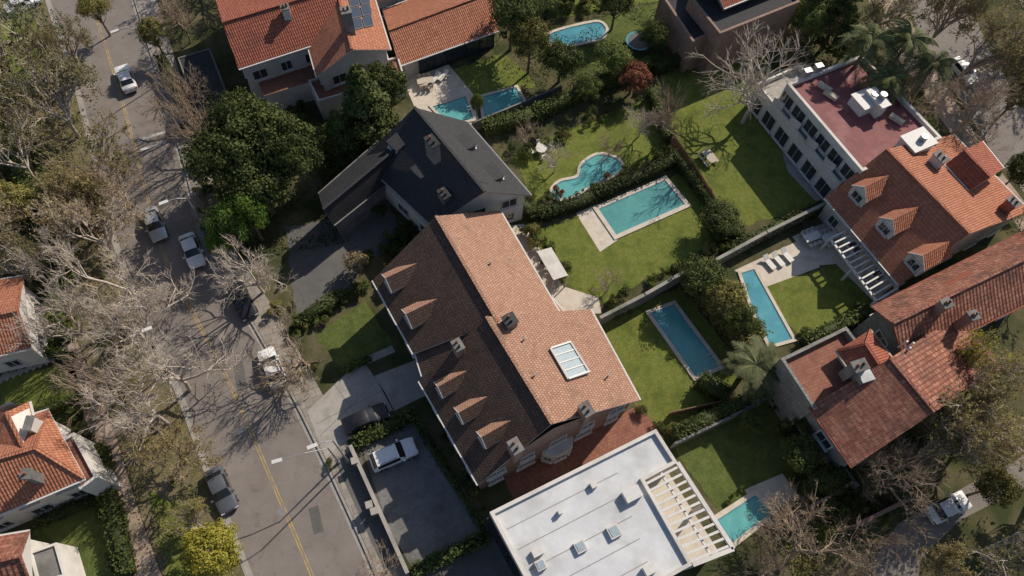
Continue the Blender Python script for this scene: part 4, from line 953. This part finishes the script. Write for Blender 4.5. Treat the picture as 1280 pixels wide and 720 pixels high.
def dining(u,v,ang,m='trim'):
    p=S(u,v); mb=MB('patio_dining_set'); c,s=math.cos(ang),math.sin(ang); T=lambda x,y,z: Vector((p.x+c*x-s*y,p.y+s*x+c*y,G+.03+z))
    mb.beam(T(-1,0,.74),T(1,0,.74),.95,.05,M[m])
    for x in (-.9,.9):
        for y in (-.4,.4): mb.beam(T(x,y,0),T(x,y,.72),.06,.06,M[m])
    for x in (-.6,.0,.6):
        for y in (-.8,.8):
            mb.beam(T(x-.2,y,.45),T(x+.2,y,.45),.42,.05,M[m]); mb.beam(T(x-.2,y*1.26,.68),T(x+.2,y*1.26,.68),.05,.4,M[m])
            for q in (-.18,.18): mb.beam(T(x+q,y*1.2,0),T(x+q,y*1.2,.6),.04,.04,M[m]); mb.beam(T(x+q,y*.8,0),T(x+q,y*.8,.44),.04,.04,M[m])
    mb.build()
dining(1012,300,.5); dining(1034,300,.5); dining(532,106,.3,'woodl')
mb=MB('garden_table'); p=S(676,190); mb.cyl((p.x,p.y,G),.06,.7,M['trim'],8); mb.cyl((p.x,p.y,G+.7),.65,.05,M['white'],16)
for i in range(4):
    a=i*math.pi/2+.4; c=Vector((p.x+1.0*math.cos(a),p.y+1.0*math.sin(a),0)); mb.box((c.x,c.y,G+.42),(.42,.42,.05),a,M['trim']); mb.box((c.x+.2*math.cos(a),c.y+.2*math.sin(a),G+.66),(.05,.42,.42),a,M['trim']); mb.cyl((c.x,c.y,G),.04,.4,M['trim'],6)
mb.build()
mb=MB('trampoline'); p=S(797,57); mb.cyl((p.x,p.y,G+.8),1.7,.05,M['water3'],24); mb.cyl((p.x,p.y,G+.86),1.4,.02,M['dark'],24)
for i in range(6):
    a=i*math.pi/3; mb.beam((p.x+1.6*math.cos(a),p.y+1.6*math.sin(a),G),(p.x+1.6*math.cos(a),p.y+1.6*math.sin(a),G+.8),.06,.06,M['grey'])
mb.build()
for (u,v) in ((446,580),(464,634),(470,642)):
    mb=MB('gate_pillar'); p=S(u,v); mb.box((p.x,p.y,G+.7),(.5,.5,1.4),.4,M['brick']); mb.box((p.x,p.y,G+1.45),(.62,.62,.1),.4,M['conc']); mb.build()
# ------------------------------------------------------------------ camera, light
cam=bpy.data.cameras.new('camera'); co=bpy.data.objects.new('camera',cam); COL.objects.link(co)
cam.sensor_width=36; cam.lens=36*F/1280; cam.clip_end=3000; co.matrix_world=Matrix.Translation((0,0,H))@CM.to_4x4()
bpy.context.scene.camera=co
az=math.atan2(.80,.60); el=math.radians(38)
sv=Vector((math.cos(az)*math.cos(el),math.sin(az)*math.cos(el),math.sin(el)))
sl=bpy.data.lights.new('sun','SUN'); sl.energy=5.0; sl.angle=math.radians(.5); sl.color=(1,.90,.76); so=bpy.data.objects.new('sun',sl); COL.objects.link(so)
so.rotation_euler=sv.to_track_quat('Z','Y').to_euler(); so.location=(0,0,120)
w=bpy.data.worlds.new('World'); bpy.context.scene.world=w; w.use_nodes=True; nt=w.node_tree; nt.nodes.clear()
o=nt.nodes.new('ShaderNodeOutputWorld'); b=nt.nodes.new('ShaderNodeBackground'); s=nt.nodes.new('ShaderNodeTexSky'); s.sky_type='NISHITA'; s.sun_disc=False
s.sun_elevation=el; s.sun_rotation=math.pi/2-az; b.inputs[1].default_value=.10; nt.links.new(s.outputs[0],b.inputs[0]); nt.links.new(b.outputs[0],o.inputs[0])
sc=bpy.context.scene; sc.view_settings.view_transform='Standard'; sc.view_settings.look='None'; sc.view_settings.exposure=0
